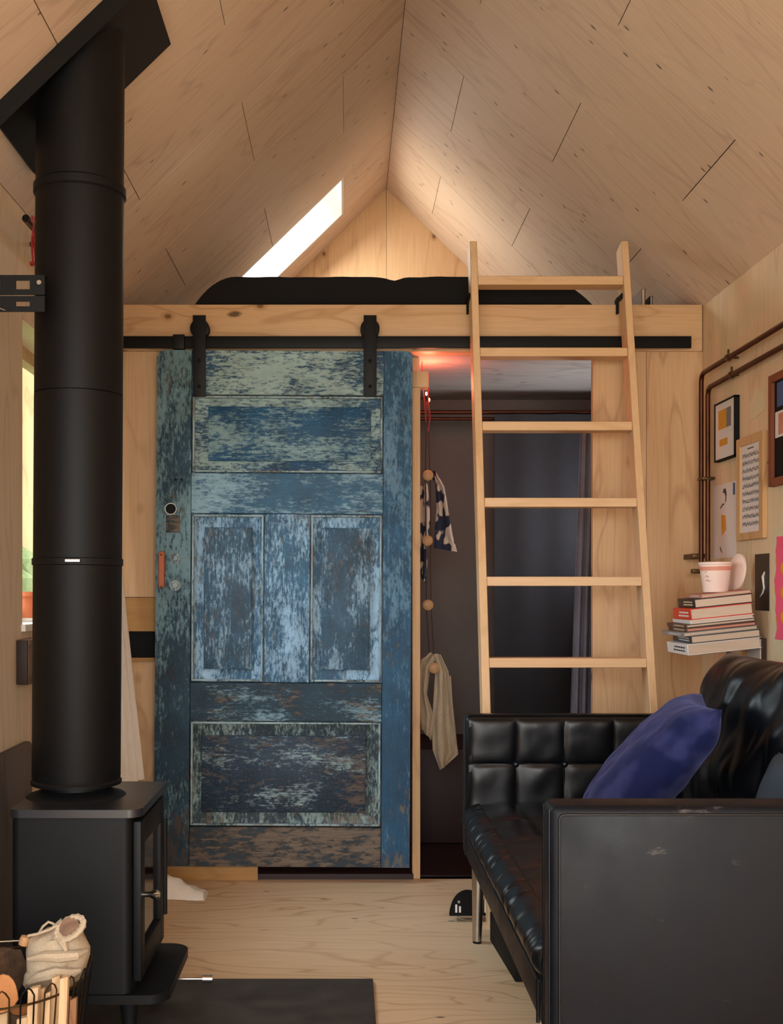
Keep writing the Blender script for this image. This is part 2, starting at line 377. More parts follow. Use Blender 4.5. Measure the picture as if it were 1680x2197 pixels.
for r in wallrects(YF-.05, YE+.05, (WY0, WY1, WZ0, WZ1)):
    obj('backing', B(XL-.15, XL-.0145, r[0], r[1], r[2]-(.02 if r[2] == 0 else 0), r[3]+(.1 if r[3] == ZE else 0)), 'darkvoid', wl)
w1 = thing('window_1', (XL-.08, 3.9, WZ0), 'bright left window partly hidden behind the black flue', 'window', kind='structure')
obj('head_board', B(XL-.15, XL, WY0, WY1, WZ1-.015, WZ1), 'wall', w1); obj('window_sill', B(XL-.16, XL+.012, WY0, WY1, WZ0, WZ0+.02), 'white', w1)
obj('jamb_board', B(XL-.15, XL-.001, WY0, WY0+.012, WZ0+.02, WZ1-.015), 'wall', w1); obj('jamb_board', B(XL-.15, XL-.001, WY1-.012, WY1, WZ0+.02, WZ1-.015), 'wall', w1)
bm = nb(); yy = (WY0+.012, WY1-.012); zz = (WZ0+.02, WZ1-.015)
for a in ((yy[0], yy[0]+.045, *zz), (yy[1]-.045, yy[1], *zz), (*yy, zz[0], zz[0]+.045), (*yy, zz[1]-.045, zz[1])): box(bm, XL-.145, XL-.105, *a)
obj('window_frame', bm, 'framepine', w1); obj('pane', B(XL-.128, XL-.122, yy[0]+.04, yy[1]-.04, zz[0]+.04, zz[1]-.04), 'glass', w1)
# ---- front wall behind the camera with glazed opening
wf = thing('wall_front', (XC, YF-.05, 0), 'plywood gable wall behind the camera around glazed doors', 'wall', kind='structure')
bm = nb(); box(bm, XL-.1, XC-1.0, YF-.1, YF, 0, ZE+.1); box(bm, XC+1.0, XR+.1, YF-.1, YF, 0, ZE+.1); box(bm, XC-1.0, XC+1.0, YF-.1, YF, 2.3, ZE+.1)
prism(bm, [(XL-.1, ZE+.1), (XR+.1, ZE+.1), (XR, ZE+.15), (XC, ZR+.1), (XL, ZE+.15)], -YF, -YF+.1, Matrix(((1, 0, 0, 0), (0, 0, -1, 0), (0, 1, 0, 0), (0, 0, 0, 1))))
obj('gable_panel', bm, 'wall', wf)
YZ = Matrix(((1, 0, 0, 0), (0, 0, 1, 0), (0, 1, 0, 0), (0, 0, 0, 1)))       # local (x, z, y)
# ---- gable end wall above the loft
we = thing('wall_end', (XC, YE, ZE), 'plywood gable wall at the far end above the bed', 'wall', kind='structure')
for xs in ((XL-.1, XC), (XC, XR+.1)):
    zt = lambda x: ZR+.03-SL*abs(x-XC)
    e = .001; a, b = xs[0]+e, xs[1]-e
    obj('gable_panel', prism(nb(), [(a, 0), (b, 0), (b, zt(b)), (a, zt(a))], YE, YE+.02, YZ), 'pinewall', we)
obj('backing', B(XL-.2, XR+.2, YE+.021, YE+.06, ZE-.3, ZR+.2), 'darkvoid', we)
# ---- partition wall under the loft
wb = thing('wall_back', (XC, YB, 0), 'pine board partition under the loft around the dark doorway', 'wall', kind='structure')
ZB = CZ+.955; OX0, OX1 = -.36, .99
obj('wall_panel', B(XL, OX0, YB, YB+.03, 1.135, ZB), 'pinewall', wb); obj('wall_panel', B(XL, OX0, YB, YB+.03, 0, .875), 'pinewall', wb)
obj('wall_panel', B(OX1, 1.205, YB, YB+.03, 0, ZB), 'pinewall', wb); obj('wall_panel', B(1.207, XR, YB, YB+.03, 0, ZB), 'pinewall', wb)
obj('cross_board', B(XL, OX0-.005, YB-.012, YB+.03, .998, 1.133), 'darkpine', wb, label='orange aged pine cross board')
obj('dark_band', B(XL, OX0-.005, YB-.004, YB+.03, .894, .996), 'matt', wb, label='black band below the cross board')
obj('lip', B(XL, OX0-.005, YB-.016, YB+.03, .876, .892), 'darkpine', wb)
obj('base_board', B(XL, OX0+.005, YB-.012, YB-.001, 0, .06), 'darkpine', wb)
obj('jamb', B(.266, .298, 4.60, 4.67, 0, CZ+.8145, .002), 'pinewall', wb, label='slim pine post beside the blue door')
obj('header_block', B(.266, .332, 4.598, 4.67, CZ+.815, CZ+.880, .002), 'pinewall', wb)
obj('upper_block', B(.24, .30, 4.69, 4.72, CZ+.80, CZ+.954), 'pinewall', wb)
beam = tag(obj('trim_1', B(-.95, 1.4265, 4.574, 4.66, CZ+.955, CZ+1.142, .003), 'beam'), 'long knotty pine beam along the front of the loft', 'beam', kind='structure')
tag(obj('trim_2', B(XL, XR, 4.662, YE, CZ+.955, CZ+1.135), 'ply_in'), 'loft platform carrying the bed, plywood underside', 'loft floor', kind='structure')
# ---- small dark room behind the doorway
tag(obj('wall_inner_back', B(-.5, 1.43, 5.75, 5.77, 0, ZB), 'grey_in'), 'dark grey plaster wall deep inside the doorway', 'wall', kind='structure')
tag(obj('wall_inner_left', B(-.52, -.5, 4.62, 5.77, 0, ZB), 'grey_in'), 'grey side wall hidden behind the blue door', 'wall', kind='structure')
tag(obj('wall_inner_right', B(1.405, 1.425, 4.62, 5.75, 0, ZB), 'grey_in'), 'grey side wall of the room behind the ladder', 'wall', kind='structure')
obj('threshold', B(OX0, .27, 4.59, 4.63, 0, .022), 'dred', floor, label='dark red threshold under the blue door')
obj('inner_floor', B(-.5, 1.42, 4.632, 5.75, .001, .006), 'dred', floor)
# ---- outside: ground, shed, hedge seen through the left window
tag(obj('ground_outside', B(-40, 40, -30, 60, -.35, -.3), 'grass'), 'grassy ground outside the cabin', 'ground', kind='structure')
sh = thing('garden_shed', (-3.0, 10.5, -.3), 'pale boarded shed wall seen through the left window', 'shed')
for k in range(14): obj('cladding_board', B(-3.6+k*.13, -3.475+k*.13, 10.4, 10.43, .9, 3.3), 'framepine', sh)
obj('wall', B(-3.6, -1.78, 10.44, 11.6, -.3, 3.3), 'framepine', sh)
bm = nb()
for k in range(60):
    x = -3.6+2.2*random.random(); y = 9.4+.6*random.random(); z = -.3+1.7*random.random()
    bmesh.ops.create_icosphere(bm, subdivisions=1, radius=.16+.1*random.random(), matrix=Matrix.Translation((x, y, z)))
tag(obj('hedge', bm, 'grass'), 'green shrub outside in front of the shed', 'shrub')
# ============================================================ BLUE SLIDING DOOR
DY = 4.50; S = F/DY
door = thing('door_1', (-.25, DY+.02, .068), 'old blue panelled sliding door with flaking paint, hung on a black track', 'door', kind='structure')
lean = Matrix.Translation((0, 0, 1.09)) @ Matrix.Rotation(.0062, 4, 'Y') @ Matrix.Translation((0, 0, -1.09))
dx = lambda p: (p-743)/S
dz = lambda p: CZ+(1265-p)/S
def dbox(name, mat, x0, x1, y0, y1, d0=DY, d1=DY+.04, r=.0015, label=None):
    return obj(name, box(nb(), dx(x0), dx(x1), d0, d1, dz(y1), dz(y0), r, 1, lean), mat, door, label=label)
# stiles (outer ends rounded at the top)
poly = [(dx(333), dz(1861)), (dx(408), dz(1861)), (dx(408), dz(753)), (dx(350), dz(753)), (dx(339), dz(757)), (dx(334), dz(768))]
obj('stile', prism(nb(), poly, DY, DY+.04, lean @ YZ), 'pt_stileL', door)
poly = [(dx(821), dz(1861)), (dx(882), dz(1861)), (dx(882), dz(762)), (dx(878), dz(755)), (dx(870), dz(753)), (dx(821), dz(753))]
obj('stile', prism(nb(), poly, DY, DY+.04, lean @ YZ), 'pt_stileR', door)
for nm, mt, a, b in (('rail', 'pt_top', 753, 848), ('rail', 'pt_mid', 1017, 1103), ('rail', 'pt_low', 1466, 1548), ('rail', 'pt_bot', 1776, 1861)):
    dbox(nm, mt, 409, 820, a, b)
dbox('mullion', 'pt_panel', 567, 664, 1104, 1465)
def dpanel(x0, x1, y0, y1, fx0, fx1, fy0, fy1, mf, ms):
    # recessed margin, sloped bevel and raised field
    bm = nb(); d_m, d_b, d_f = DY+.016, DY+.026, DY+.008
    X0, X1, Z0, Z1 = dx(x0), dx(x1), dz(y1), dz(y0); A, Bx, Cz, D = dx(fx0), dx(fx1), dz(fy1), dz(fy0); g = .006
    def ring(a, b, c, d, y): return [bm.verts.new(lean @ Vector(v)) for v in ((a, y, c), (b, y, c), (b, y, d), (a, y, d))]
    R = [ring(X0, X1, Z0, Z1, d_m), ring(A-g, Bx+g, Cz-g, D+g, d_b)]
    for p, q in zip(R, R[1:]):
        for k in range(4): bm.faces.new((p[k], p[(k+1) % 4], q[(k+1) % 4], q[k]))
    back = ring(X0, X1, Z0, Z1, DY+.028); bm.faces.new(back)
    for k in range(4): bm.faces.new((back[k], back[(k+1) % 4], R[0][(k+1) % 4], R[0][k]))
    pn = obj('panel', bm, ms, door)
    bm = nb(); R = [ring(A-g, Bx+g, Cz-g, D+g, d_b), ring(A-g, Bx+g, Cz-g, D+g, d_f+.004), ring(A, Bx, Cz, D, d_f)]
    for p, q in zip(R, R[1:]):
        for k in range(4): bm.faces.new((p[k], p[(k+1) % 4], q[(k+1) % 4], q[k]))
    bm.faces.new(R[-1]); bm.faces.new(R[0][::-1]); obj('raised_field', bm, mf, pn)
    bm = nb()
    for a in ((X0+.003, X0+.011, Z0+.003, Z1-.003), (X1-.011, X1-.003, Z0+.003, Z1-.003), (X0+.003, X1-.003, Z0+.003, Z0+.011), (X0+.003, X1-.003, Z1-.011, Z1-.003)):
        box(bm, a[0], a[1], DY+.002, DY+.02, a[2], a[3], .0035, 2, lean)
    obj('moulding', bm, 'pt_edge', pn)
dpanel(409, 820, 849, 1016, 447, 790, 876, 986, 'pt_field', 'pt_top')
dpanel(409, 566, 1104, 1465, 440, 536, 1136, 1434, 'pt_pfield', 'pt_panel')
dpanel(665, 820, 1104, 1465, 693, 790, 1136, 1434, 'pt_pfield', 'pt_panel')
dpanel(409, 820, 1549, 1775, 437, 784, 1584, 1742, 'pt_lowp', 'pt_lowm')
for hx in (428, 794):
    h = obj('hanger', box(nb(), dx(hx)-.0255, dx(hx)+.0255, DY-.008, DY-.001, dz(852), dz(677), .001), 'black', door, label='black strap hanger with roller')
    Xw = Matrix.Translation((dx(hx), DY+.042, dz(704))) @ Matrix.Rotation(PI/2, 4, 'X')
    obj('roller', lathe(nb(), [(.034, 0), (.038, .003), (.038, .008), (.032, .012), (.032, .022), (.038, .026), (.038, .04), (.034, .042)], 28, Xw), 'black', h)
    for bz in (775, 830): obj('bolt', lathe(nb(), [(.006, 0), (.007, .002), (.004, .005)], 10, Matrix.Translation((dx(hx), DY-.008, dz(bz))) @ Matrix.Rotation(PI/2, 4, 'X')), 'matt', h)
RX = Matrix.Rotation(PI/2, 4, 'X')
ring = [(dx(367)+.022*math.cos(a), DY-.006, dz(1092)+.022*math.sin(a)) for a in [k*2*PI/24 for k in range(24)]]
lk = obj('lock_ring', tube(nb(), ring, .0026, 6, True), 'steel', door, label='round worn lock ring')
obj('keyway', lathe(nb(), [(.02, 0), (.019, .004), (.006, .004)], 20, Matrix.Translation((dx(367), DY-.0005, dz(1092))) @ RX), 'matt', lk)
dbox('key_plate', 'pt_bot', 355, 385, 1108, 1145, DY-.003, DY-.0002, .0005, label='bare rusty plate under the lock ring')
hd = dbox('pull_handle', 'leathertag', 340, 353, 1186, 1264, DY-.010, DY-.0002, .003, label='orange leather pull with two rivets')
for q in (1190, 1259): obj('rivet', lathe(nb(), [(.005, 0), (.004, .003)], 10, Matrix.Translation((dx(346.5), DY-.0102, dz(q))) @ RX), 'brass', hd)
for q in (1198, 1256):
    kn = obj('dial', lathe(nb(), [(.022, 0), (.022, .003), (.018, .005), (.013, .004), (.011, .009), (.005, .011)], 20, Matrix.Translation((dx(376), DY-.0003, dz(q))) @ RX), 'pt_edge', door, label='round painted escutcheon')
for q in (377, 390): obj('screw_hole', lathe(nb(), [(.005, 0), (.005, .0012)], 8, Matrix.Translation((dx(q), DY-.0001, dz(1029))) @ RX), 'matt', door)
# ---- track
tr = thing('door_track', (.2, 4.53, CZ+.96), 'flat black steel track bolted to the pine loft beam', 'track')
obj('bar', B(-.93, 1.367, 4.522, 4.532, CZ+.957, CZ+1.004, .001), 'black', tr)
obj('end_stop', B(-.685, -.64, 4.508, 4.54, CZ+.95, CZ+1.008, .002), 'black', tr)
for x in (-.8, -.45, -.1, .25, .6, .95, 1.3):
    obj('spacer', lathe(nb(), [(.009, 0), (.009, .044)], 10, Matrix.Translation((x, 4.574, CZ+.98)) @ RX), 'black', tr)
# ============================================================ LADDER
lad = thing('ladder', (.801, 3.95, 0), 'leaning pine loft ladder with flat rungs standing behind the sofa', 'ladder')
ld = lambda H: 4.42-.2375*(1.0-H)
lv = Vector((0, .2375, 1)).normalized(); ln_ = Vector((0, 1, -.2375)).normalized()
def lmat(H):
    m = Matrix((Vector((1, 0, 0)), ln_, lv)).transposed().to_4x4(); m.translation = Vector((0, ld(H), H+CZ)); return m
L0 = 2.542*math.hypot(1, .2375)
for x in (.488, 1.114-.028):
    bm = nb(); box(bm, x, x+.028, 0, .088, 0.0, L0, .002, 1, lmat(-1.165))
    for v in bm.verts:
        if v.co.z < .03: v.co.z = 0.0005
    obj('rail', bm, 'rail', lad)
    hk = obj('hook', box(box(nb(), x+(-.008 if x < .8 else -.006), x-.0005, ld(1.14)+.03, 4.60, CZ+1.143, CZ+1.165, .002), x-.008, x-.0005, 4.545, 4.57, CZ+1.10, CZ+1.165, .002), 'matt', lad, label='black hook over the loft beam')
for k in range(8):
    H = 1.2134-.2955*k
    X_ = Matrix.Translation((0, ld(H), H+CZ))
    obj('rung', box(nb(), .5165, 1.0855, .004, .084, -.018, .016, .002, 1, X_), 'rung', lad)
# ============================================================ LOFT THINGS
def duvet(u, v):
    x = -.65+1.70*u; y = 4.69+1.6*v
    e = min(1, (1-abs(2*u-1)**7))*1.0; sx = min(1, u/.11, (1-u)/.15); sx = math.sin(max(0, sx)*PI/2)
    sy = math.sin(min(1, v/.035)*PI/2)
    h = .158+.012*nz(x*3.1, y*2)+.005*nz(x*9, y*8)-.012*math.exp(-((x-.2)/.03)**2)
    return Vector((x, y-.02*math.sin(min(1, v/.1)*PI), CZ+1.137+h*sx**.8*(.05+.95*sy)))
tag(obj('duvet', surf(nb(), 90, 120, duvet), 'duvet', recalc=True), 'puffy black duvet spread over the loft bed', 'duvet')
def cushion(bm, W, Hh, T, X, wr=.006, seed=0, n=40, p=4, pinch=.07, fq=1.0):
    for sgn in (-1, 1):
        def f(u, v, sgn=sgn):
            a, b = 2*u-1, 2*v-1
            t = T/2*(max(0, (1-abs(a)**p)*(1-abs(b)**p)))**.5
            x = W/2*a*(1-pinch*(1-b*b)); y = Hh/2*b*(1-pinch*(1-a*a))
            t += (wr*nz(x*14*fq+seed, y*14*fq, seed)+wr*.6*abs(nz(x*25*fq+seed, y*12*fq, seed+3)))*(t > .004)
            return X @ Vector((x, y, sgn*t))
        surf(bm, n, n, f)
    bmesh.ops.remove_doubles(bm, verts=bm.verts, dist=.0004); return bm
tag(obj('pillow', cushion(nb(), .55, .4, .13, Matrix.Translation((.22, 5.95, CZ+1.375)) @ Matrix.Rotation(.15, 4, 'X'), .004, 5, 24), 'white'), 'white pillow at the far end of the loft bed', 'pillow')
def tbook(name, W, Hh, T, X, cover, pages, label, cat='book', group=None, sp=.003, textmat=None):
    """a closed book: X maps local (x=along spine length, y=from spine to fore edge, z=thickness)"""
    c = X @ Vector((W/2, Hh/2, 0)); t = thing(name, c, label, cat, group)
    bm = nb(); box(bm, 0, W, 0, Hh, 0, sp, .0006, 1, X); box(bm, 0, W, 0, Hh, T-sp, T, .0006, 1, X); box(bm, 0, W, -.001, sp, 0, T, .0012, 1, X)
    obj('cover', bm, cover, t); obj('page_block', box(nb(), .003, W-.003, sp+.0004, Hh-.004, sp+.0002, T-sp-.0002, 0, 1, X), pages, t)
    if textmat:
        bm = nb(); random.seed(int(T*9999))
        for k in range(2):
            zc = T*(.35+.3*k); xx = W*.12
            while xx < W*.62:
                l = W*(.03+.07*random.random()); box(bm, xx, xx+l, -.0016, -.0009, zc-T*.07, zc+T*.07, 0, 1, X); xx += l+W*.02
        obj('spine_print', bm, textmat, t)
    return t
ry = lambda a: Matrix.Rotation(a, 4, 'Y'); rz = lambda a: Matrix.Rotation(a, 4, 'Z'); rx = lambda a: Matrix.Rotation(a, 4, 'X')
T_ = Matrix.Translation
tbook('book', .18, .10, .016, T_((1.215, 4.70, CZ+1.139)) @ rz(PI/2) @ Matrix(((1, 0, 0, 0), (0, 0, 1, 0), (0, -1, 0, 0), (0, 0, 0, 1))).inverted() @ Matrix(), 'bbrown', 'pages', 'brown book standing upright at the right end of the loft')
tbook('book', .18, .075, .012, T_((1.255, 4.72, CZ+1.139)) @ rz(PI/2) @ Matrix(((1, 0, 0, 0), (0, 0, 1, 0), (0, -1, 0, 0), (0, 0, 0, 1))).inverted(), 'bblack', 'pages', 'thin dark book standing rightmost on the loft edge')
tag(obj('candle', B(-.852, -.838, 4.67, 4.70, CZ+1.1422, CZ+1.166, .002), 'white'), 'small white block on the left end of the loft beam', 'block')
bm = nb(); prism(bm, [(-.93, 0), (-.86, 0), (-.862, .012), (-.885, .028), (-.905, .014), (-.925, .016)], 4.70, 4.73, T_((0, 0, CZ+1.1415)) @ YZ)
tag(obj('stone', bm, 'bark'), 'small dark jagged lump beside the white block on the loft', 'stone')
# ============================================================ FLUE + STOVE
FX, FY = -.716, 3.03
fl = thing('flue_pipe', (FX, FY, .64), 'tall matt black insulated flue rising from the stove to the ceiling', 'flue')
tilt = T_((FX, FY, .64)) @ Matrix.Rotation(.0062, 4, 'Y')
zt_ = ZR-SL*abs(FX-XC)-.64
R0 = .1145
def cutcyl(bm, r, z0, z1, n=48):
    # cylinder whose top end follows the roof slope
    ring0 = [bm.verts.new(tilt @ Vector((r*math.cos(2*PI*k/n), r*math.sin(2*PI*k/n), z0))) for k in range(n)]
    ring1 = [bm.verts.new(tilt @ Vector((r*math.cos(2*PI*k/n), r*math.sin(2*PI*k/n), z1+SL*r*math.cos(2*PI*k/n)))) for k in range(n)]
    for k in range(n): bm.faces.new((ring0[k], ring0[(k+1) % n], ring1[(k+1) % n], ring1[k]))
    bm.faces.new(ring0[::-1]); bm.faces.new(ring1); return bm
obj('upper_section', cutcyl(nb(), R0, 2.232-.64, zt_+.0), 'flue', fl)
obj('middle_section', lathe(nb(), [(R0+.0006, 1.681-.64), (R0+.0006, 2.230-.64)], 48, tilt), 'flue', fl)
obj('lower_section', lathe(nb(), [(R0-.001, .664-.64), (R0+.0008, .672-.64), (R0+.0008, 1.679-.64)], 48, tilt), 'flue', fl)
for z in (2.224, ):
    obj('joint_ring', lathe(nb(), [(R0+.0006, z-.66), (R0+.006, z-.655), (R0+.006, z-.635), (R0+.0006, z-.63)], 48, tilt), 'flue', fl)
lb = obj('locking_band', lathe(nb(), [(R0+.001, 1.228-.64), (R0+.004, 1.230-.64), (R0+.004, 1.246-.64), (R0+.001, 1.248-.64)], 48, tilt), 'flue', fl)
obj('clasp', box(nb(), -.005, .036, -R0-.012, -R0-.003, .594, .604, .002, 1, tilt), 'steel', lb, label='shiny steel clasp')
obj('bottom_ring', lathe(nb(), [(R0-.02, .008), (R0+.003, .012), (R0+.004, .02), (R0-.001, .026)], 48, tilt), 'black', fl)
obj('inner_pipe', lathe(nb(), [(.08, -.035), (.08, .012)], 40, tilt), 'cast', fl)
# ceiling plate, parallel to the left slope
pl = nb(); mP = slope_frame(-1, -.71, 3.07)
wv = .43; box(pl, -.27, .27, -.20, .20, -.022, -.001, .002, 1, mP)
obj('ceiling_plate', pl, 'black', fl, label='square black plate where the flue meets the ceiling')
bm = nb(); box(bm, -.27, .27, .198, .201, -.05, -.02, 0, 1, mP)
obj('plate_lip', bm, 'black', fl)
# wall bracket
br = thing('flue_bracket', (-.9, 2.88, CZ+.8), 'black slotted steel wall bracket gripping the left of the flue', 'bracket')
yb = 2.885
for z0, z1 in ((CZ+.745, CZ+.795), (CZ+.702, CZ+.742)):
    bm = nb(); xs = [XL, -.93, -.90, -.845, -.815, -.76]
    box(bm, XL, -.762, yb, yb+.004, z0, z0+.014); box(bm, XL, -.762, yb, yb+.004, z1-.014, z1)
    for a, b in ((XL, -.93), (-.875, -.835), (-.80, -.762)): box(bm, a, b, yb, yb+.004, z0+.014, z1-.014)
    box(bm, XL, -.762, yb+.002, yb+.03, z1-.003, z1)
    obj('arm', bm, 'black', br)
obj('bolt', lathe(nb(), [(.006, 0), (.006, .006)], 8, T_((-.775, yb, CZ+.775)) @ RX), 'steel', br, label='silver bolt')
obj('strut', tube(nb(), [(XL, yb-.003, CZ+.745), (-.86, yb-.003, CZ+.705)], .002, 5), 'steel', br)
# copper rail along left wall with ribbons
cr = thing('copper_rail', (-.915, 3.9, CZ+1.06), 'copper rail high on the left wall with its open end beside the flue', 'rail')
zr_ = CZ+1.060
obj('tube', tube(nb(), [(-.915, 3.26, zr_), (-.915, 4.57, zr_)], .0115, 14), 'copper', cr)
obj('bore', lathe(nb(), [(.0095, 0), (.0095, .001)], 14, T_((-.915, 3.2595, zr_)) @ RX), 'matt', cr)
for y in (3.5, 4.4): obj('holder', box(nb(), XL, -.912, y, y+.012, zr_-.006, zr_+.006), 'copper', cr)
rb = thing('ribbon', (-.90, 3.28, zr_-.12), 'red ribbon tied round the copper rail beside the flue', 'ribbon')
for a, b in ((0, .006), (.012, .022)):
    pts = [(-.901+a*.3, 3.272+a, zr_+.012), (-.900+b*.2, 3.28+b, zr_-.01), (-.905, 3.28+b, zr_-.05), (-.906+.3*b, 3.28+b, zr_-.09), (-.902+b*.4, 3.28, zr_-.125)]
    bm = tube(nb(), pts, [.0022, .0025, .003, .0035, .0025], 5); obj('tail', bm, 'redrib', rb)
obj('knot', lathe(nb(), [(.002, -.006), (.008, -.002), (.008, .004), (.002, .008)], 8, T_((-.902, 3.28, zr_-.125))), 'redrib', rb)
# white curtain on the left wall beyond the window
def curt(u, v):
    z = (zr_-.012)*(1-v)+.42*v; y0, y1 = 4.12, 4.50
    x = -.915+.012*math.sin(u*34)*(.4+v)+(.14*max(0, v-.38)**1.1*1.3)*(u**.6)
    return Vector((x+.0*v, y0+(y1-y0)*u*(1-.0*v), z))
tag(obj('curtain', surf(nb(), 60, 40, curt, .0015), 'white'), 'long white cotton curtain between the flue and the blue door', 'curtain')
# stove
st = thing('wood_stove', (-.68, 3.03, .012), 'small black cast iron wood stove on short legs', 'stove')
SX0, SX1, SY0, SY1 = -.834, -.535, 2.835, 3.235
mk = lambda pts, z0, z1: prism(nb(), pts, z0, z1)
def rrect(x0, x1, y0, y1, r, bow=0, n=6):
    w_, h_ = x1-x0, y1-y0; cx, cy = (x0+x1)/2, (y0+y1)/2
    p = [(cx+a, cy+b) for a, b in rotpoly(w_, h_, r, n)]
    return [(x+(bow*(1-((y-cy)/(h_/2))**2) if x > cx else 0), y) for x, y in p]
obj('body', mk(rrect(SX0, SX1, SY0, SY1, .022), .160, .598), 'cast', st)
tp = obj('top_plate', mk(rrect(SX0-.004, SX1+.022, SY0-.012, SY1+.012, .03, .02, 8), .600, .620), 'casttop', st)
obj('flue_collar', lathe(nb(), [(.13, .620), (.125, .624), (.10, .632), (.084, .640), (.084, .652), (.083, .664)], 40, T_((FX, FY, 0)) @ T_((0, 0, 0))), 'cast', st)
obj('base_ledge', mk(rrect(SX0, SX1+.085, SY0-.005, SY1+.015, .05, .015, 8), .136, .159), 'cast', st)
fx0, fx1 = SX1+.002, SX1+.022
bm = nb()
for a in ((SY0+.02, SY0+.075, .185, .585), (SY1-.075, SY1-.02, .185, .585), (SY0+.075, SY1-.075, .185, .255), (SY0+.075, SY1-.075, .52, .585)):
    box(bm, fx0, fx1, *a, .003)
dr = obj('stove_door', bm, 'cast', st)
obj('glass', B(fx0+.004, fx0+.009, SY0+.07, SY1-.07, .25, .525), 'soot', dr, label='smoked glass')
obj('handle', tube(nb(), [(fx1-.002, SY0+.05, .395), (fx1+.018, SY0+.05, .395), (fx1+.022, SY0+.05, .395), (fx1+.034, SY0+.05, .394), (fx1+.042, SY0+.05, .394)], [.007, .007, .010, .0135, .008], 14), 'chrome', dr, label='chrome handle')
obj('hinge', tube(nb(), [(fx1, SY1-.012, .25), (fx1, SY1-.012, .52)], .008, 8), 'cast', dr)
for x, y in ((SX0+.03, SY0+.03), (SX0+.03, SY1-.03), (SX1-.01, SY0+.03), (SX1-.01, SY1-.03)):
    obj('leg', tube(nb(), [(x, y, .136), (x, y, .09), (x+.004, y, .04), (x+.006, y, .013)], [.026, .02, .016, .022], 10), 'cast', st)
rd = obj('air_lever', tube(nb(), [(SX1+.07, 3.05, .125), (SX1+.155, 3.05, .125)], .003, 8), 'steel', st, label='steel air lever with chrome knob')
obj('lever_knob', tube(nb(), [(SX1+.152, 3.05, .125), (SX1+.178, 3.05, .125)], .0105, 14), 'chrome', rd)
obj('lever_guide', B(SX1-.05, SX1+.075, 3.04, 3.06, .118, .1355), 'cast', st)
tag(obj('hearth_slab', B(XL+.002, .079, 1.7, 3.386, 0.0004, .012, .002), 'slate'), 'dark slate hearth slab under the stove', 'hearth')
pts = [(1.9, .013), (3.46, .013), (3.46, .68), (3.452, .70), (3.435, .709), (1.9, .709)]
tag(obj('heat_shield', prism(nb(), pts, XL+.003, XL+.018, Matrix(((0, 0, 1, 0), (1, 0, 0, 0), (0, 1, 0, 0), (0, 0, 0, 1)))), 'board'), 'sooty brown board standing against the left wall behind the stove', 'board')
sl = thing('oak_ledge', (XL+.02, 3.7, .884), 'short dark oak beam fixed under the left window', 'ledge')
obj('beam', B(XL+.001, XL+.036, 3.362, 4.1, .884, 1.018, .003), 'oaklight', sl); obj('dark_end', B(XL+.001, XL+.034, 3.352, 3.3615, .886, 1.016, .002), 'oakdark', sl, label='dark brown end grain')  # end face in a darker brown than the beam side
pt = thing('plant_pot', (-1.035, 3.74, WZ0+.02), 'terracotta pot with dark rim on the left window sill', 'pot')
obj('saucer', lathe(nb(), [(.045, 0), (.052, .012)], 24, T_((-1.035, 3.74, WZ0+.0205))), 'white', pt)
obj('pot', lathe(nb(), [(.036, .0), (.048, .07), (.052, .07), (.052, .085), (.046, .085), (.044, .07)], 24, T_((-1.035, 3.74, WZ0+.033))), 'terra', pt)
obj('soil', lathe(nb(), [(.043, 0), (.043, .004)], 20, T_((-1.035, 3.74, WZ0+.112))), 'matt', pt)
# cloth on the floor beside the stove
def rag(u, v):
    x = -.70+.17*u; y = 4.28+.13*v; e = math.sin(PI*min(1, max(0, v)))**.6
    h = .078*(1-u)**1.0*e+.012*e*(1+nz(x*30, y*18))*(u < .97)
    return Vector((x, y+.02*nz(x*8, 3), .002+max(0, h)))
tag(obj('cloth', surf(nb(), 50, 26, rag, .001), 'white'), 'crumpled white cloth lying on the floor behind the stove', 'cloth')
# ============================================================ BASKET WITH KINDLING
BX, BY, BR = -.711, 2.40, .165
bk = thing('wire_basket', (BX, BY, .013), 'round bent wire basket of firewood in front of the stove', 'basket')
ZT = .352
def circ(r, z, n=48): return [(BX+r*math.cos(2*PI*k/n), BY+r*math.sin(2*PI*k/n), z+.012*math.sin(2*PI*k/n*1+.4)) for k in range(n)]
obj('rim', tube(nb(), circ(BR, ZT), .0028, 6, True), 'brass', bk, label='twisted rusty rim wire')
obj('rim', tube(nb(), circ(BR-.02, .12), .0025, 6, True), 'black', bk); obj('rim', tube(nb(), circ(BR-.035, .03), .003, 6, True), 'black', bk)
for k in range(22):
    a = 2*PI*k/22; b = a+2*PI/22*.55; pts = []
    for t_ in (0, .5, 1): pts.append((BX+(BR-.035+.04*t_)*math.cos(a), BY+(BR-.035+.04*t_)*math.sin(a), .018+(.345)*t_))
    for q in (.25, .5, .75):
        g = a+(b-a)*q; pts.append((BX+(BR+.008)*math.cos(g), BY+(BR+.008)*math.sin(g), .363+.017*math.sin(PI*q)))
    for t_ in (1, .5, 0): pts.append((BX+(BR-.035+.04*t_)*math.cos(b), BY+(BR-.035+.04*t_)*math.sin(b), .018+.345*t_))
    obj('hoop_wire', tube(nb(), pts, .0019, 5), 'brass' if k % 3 else 'black', bk)
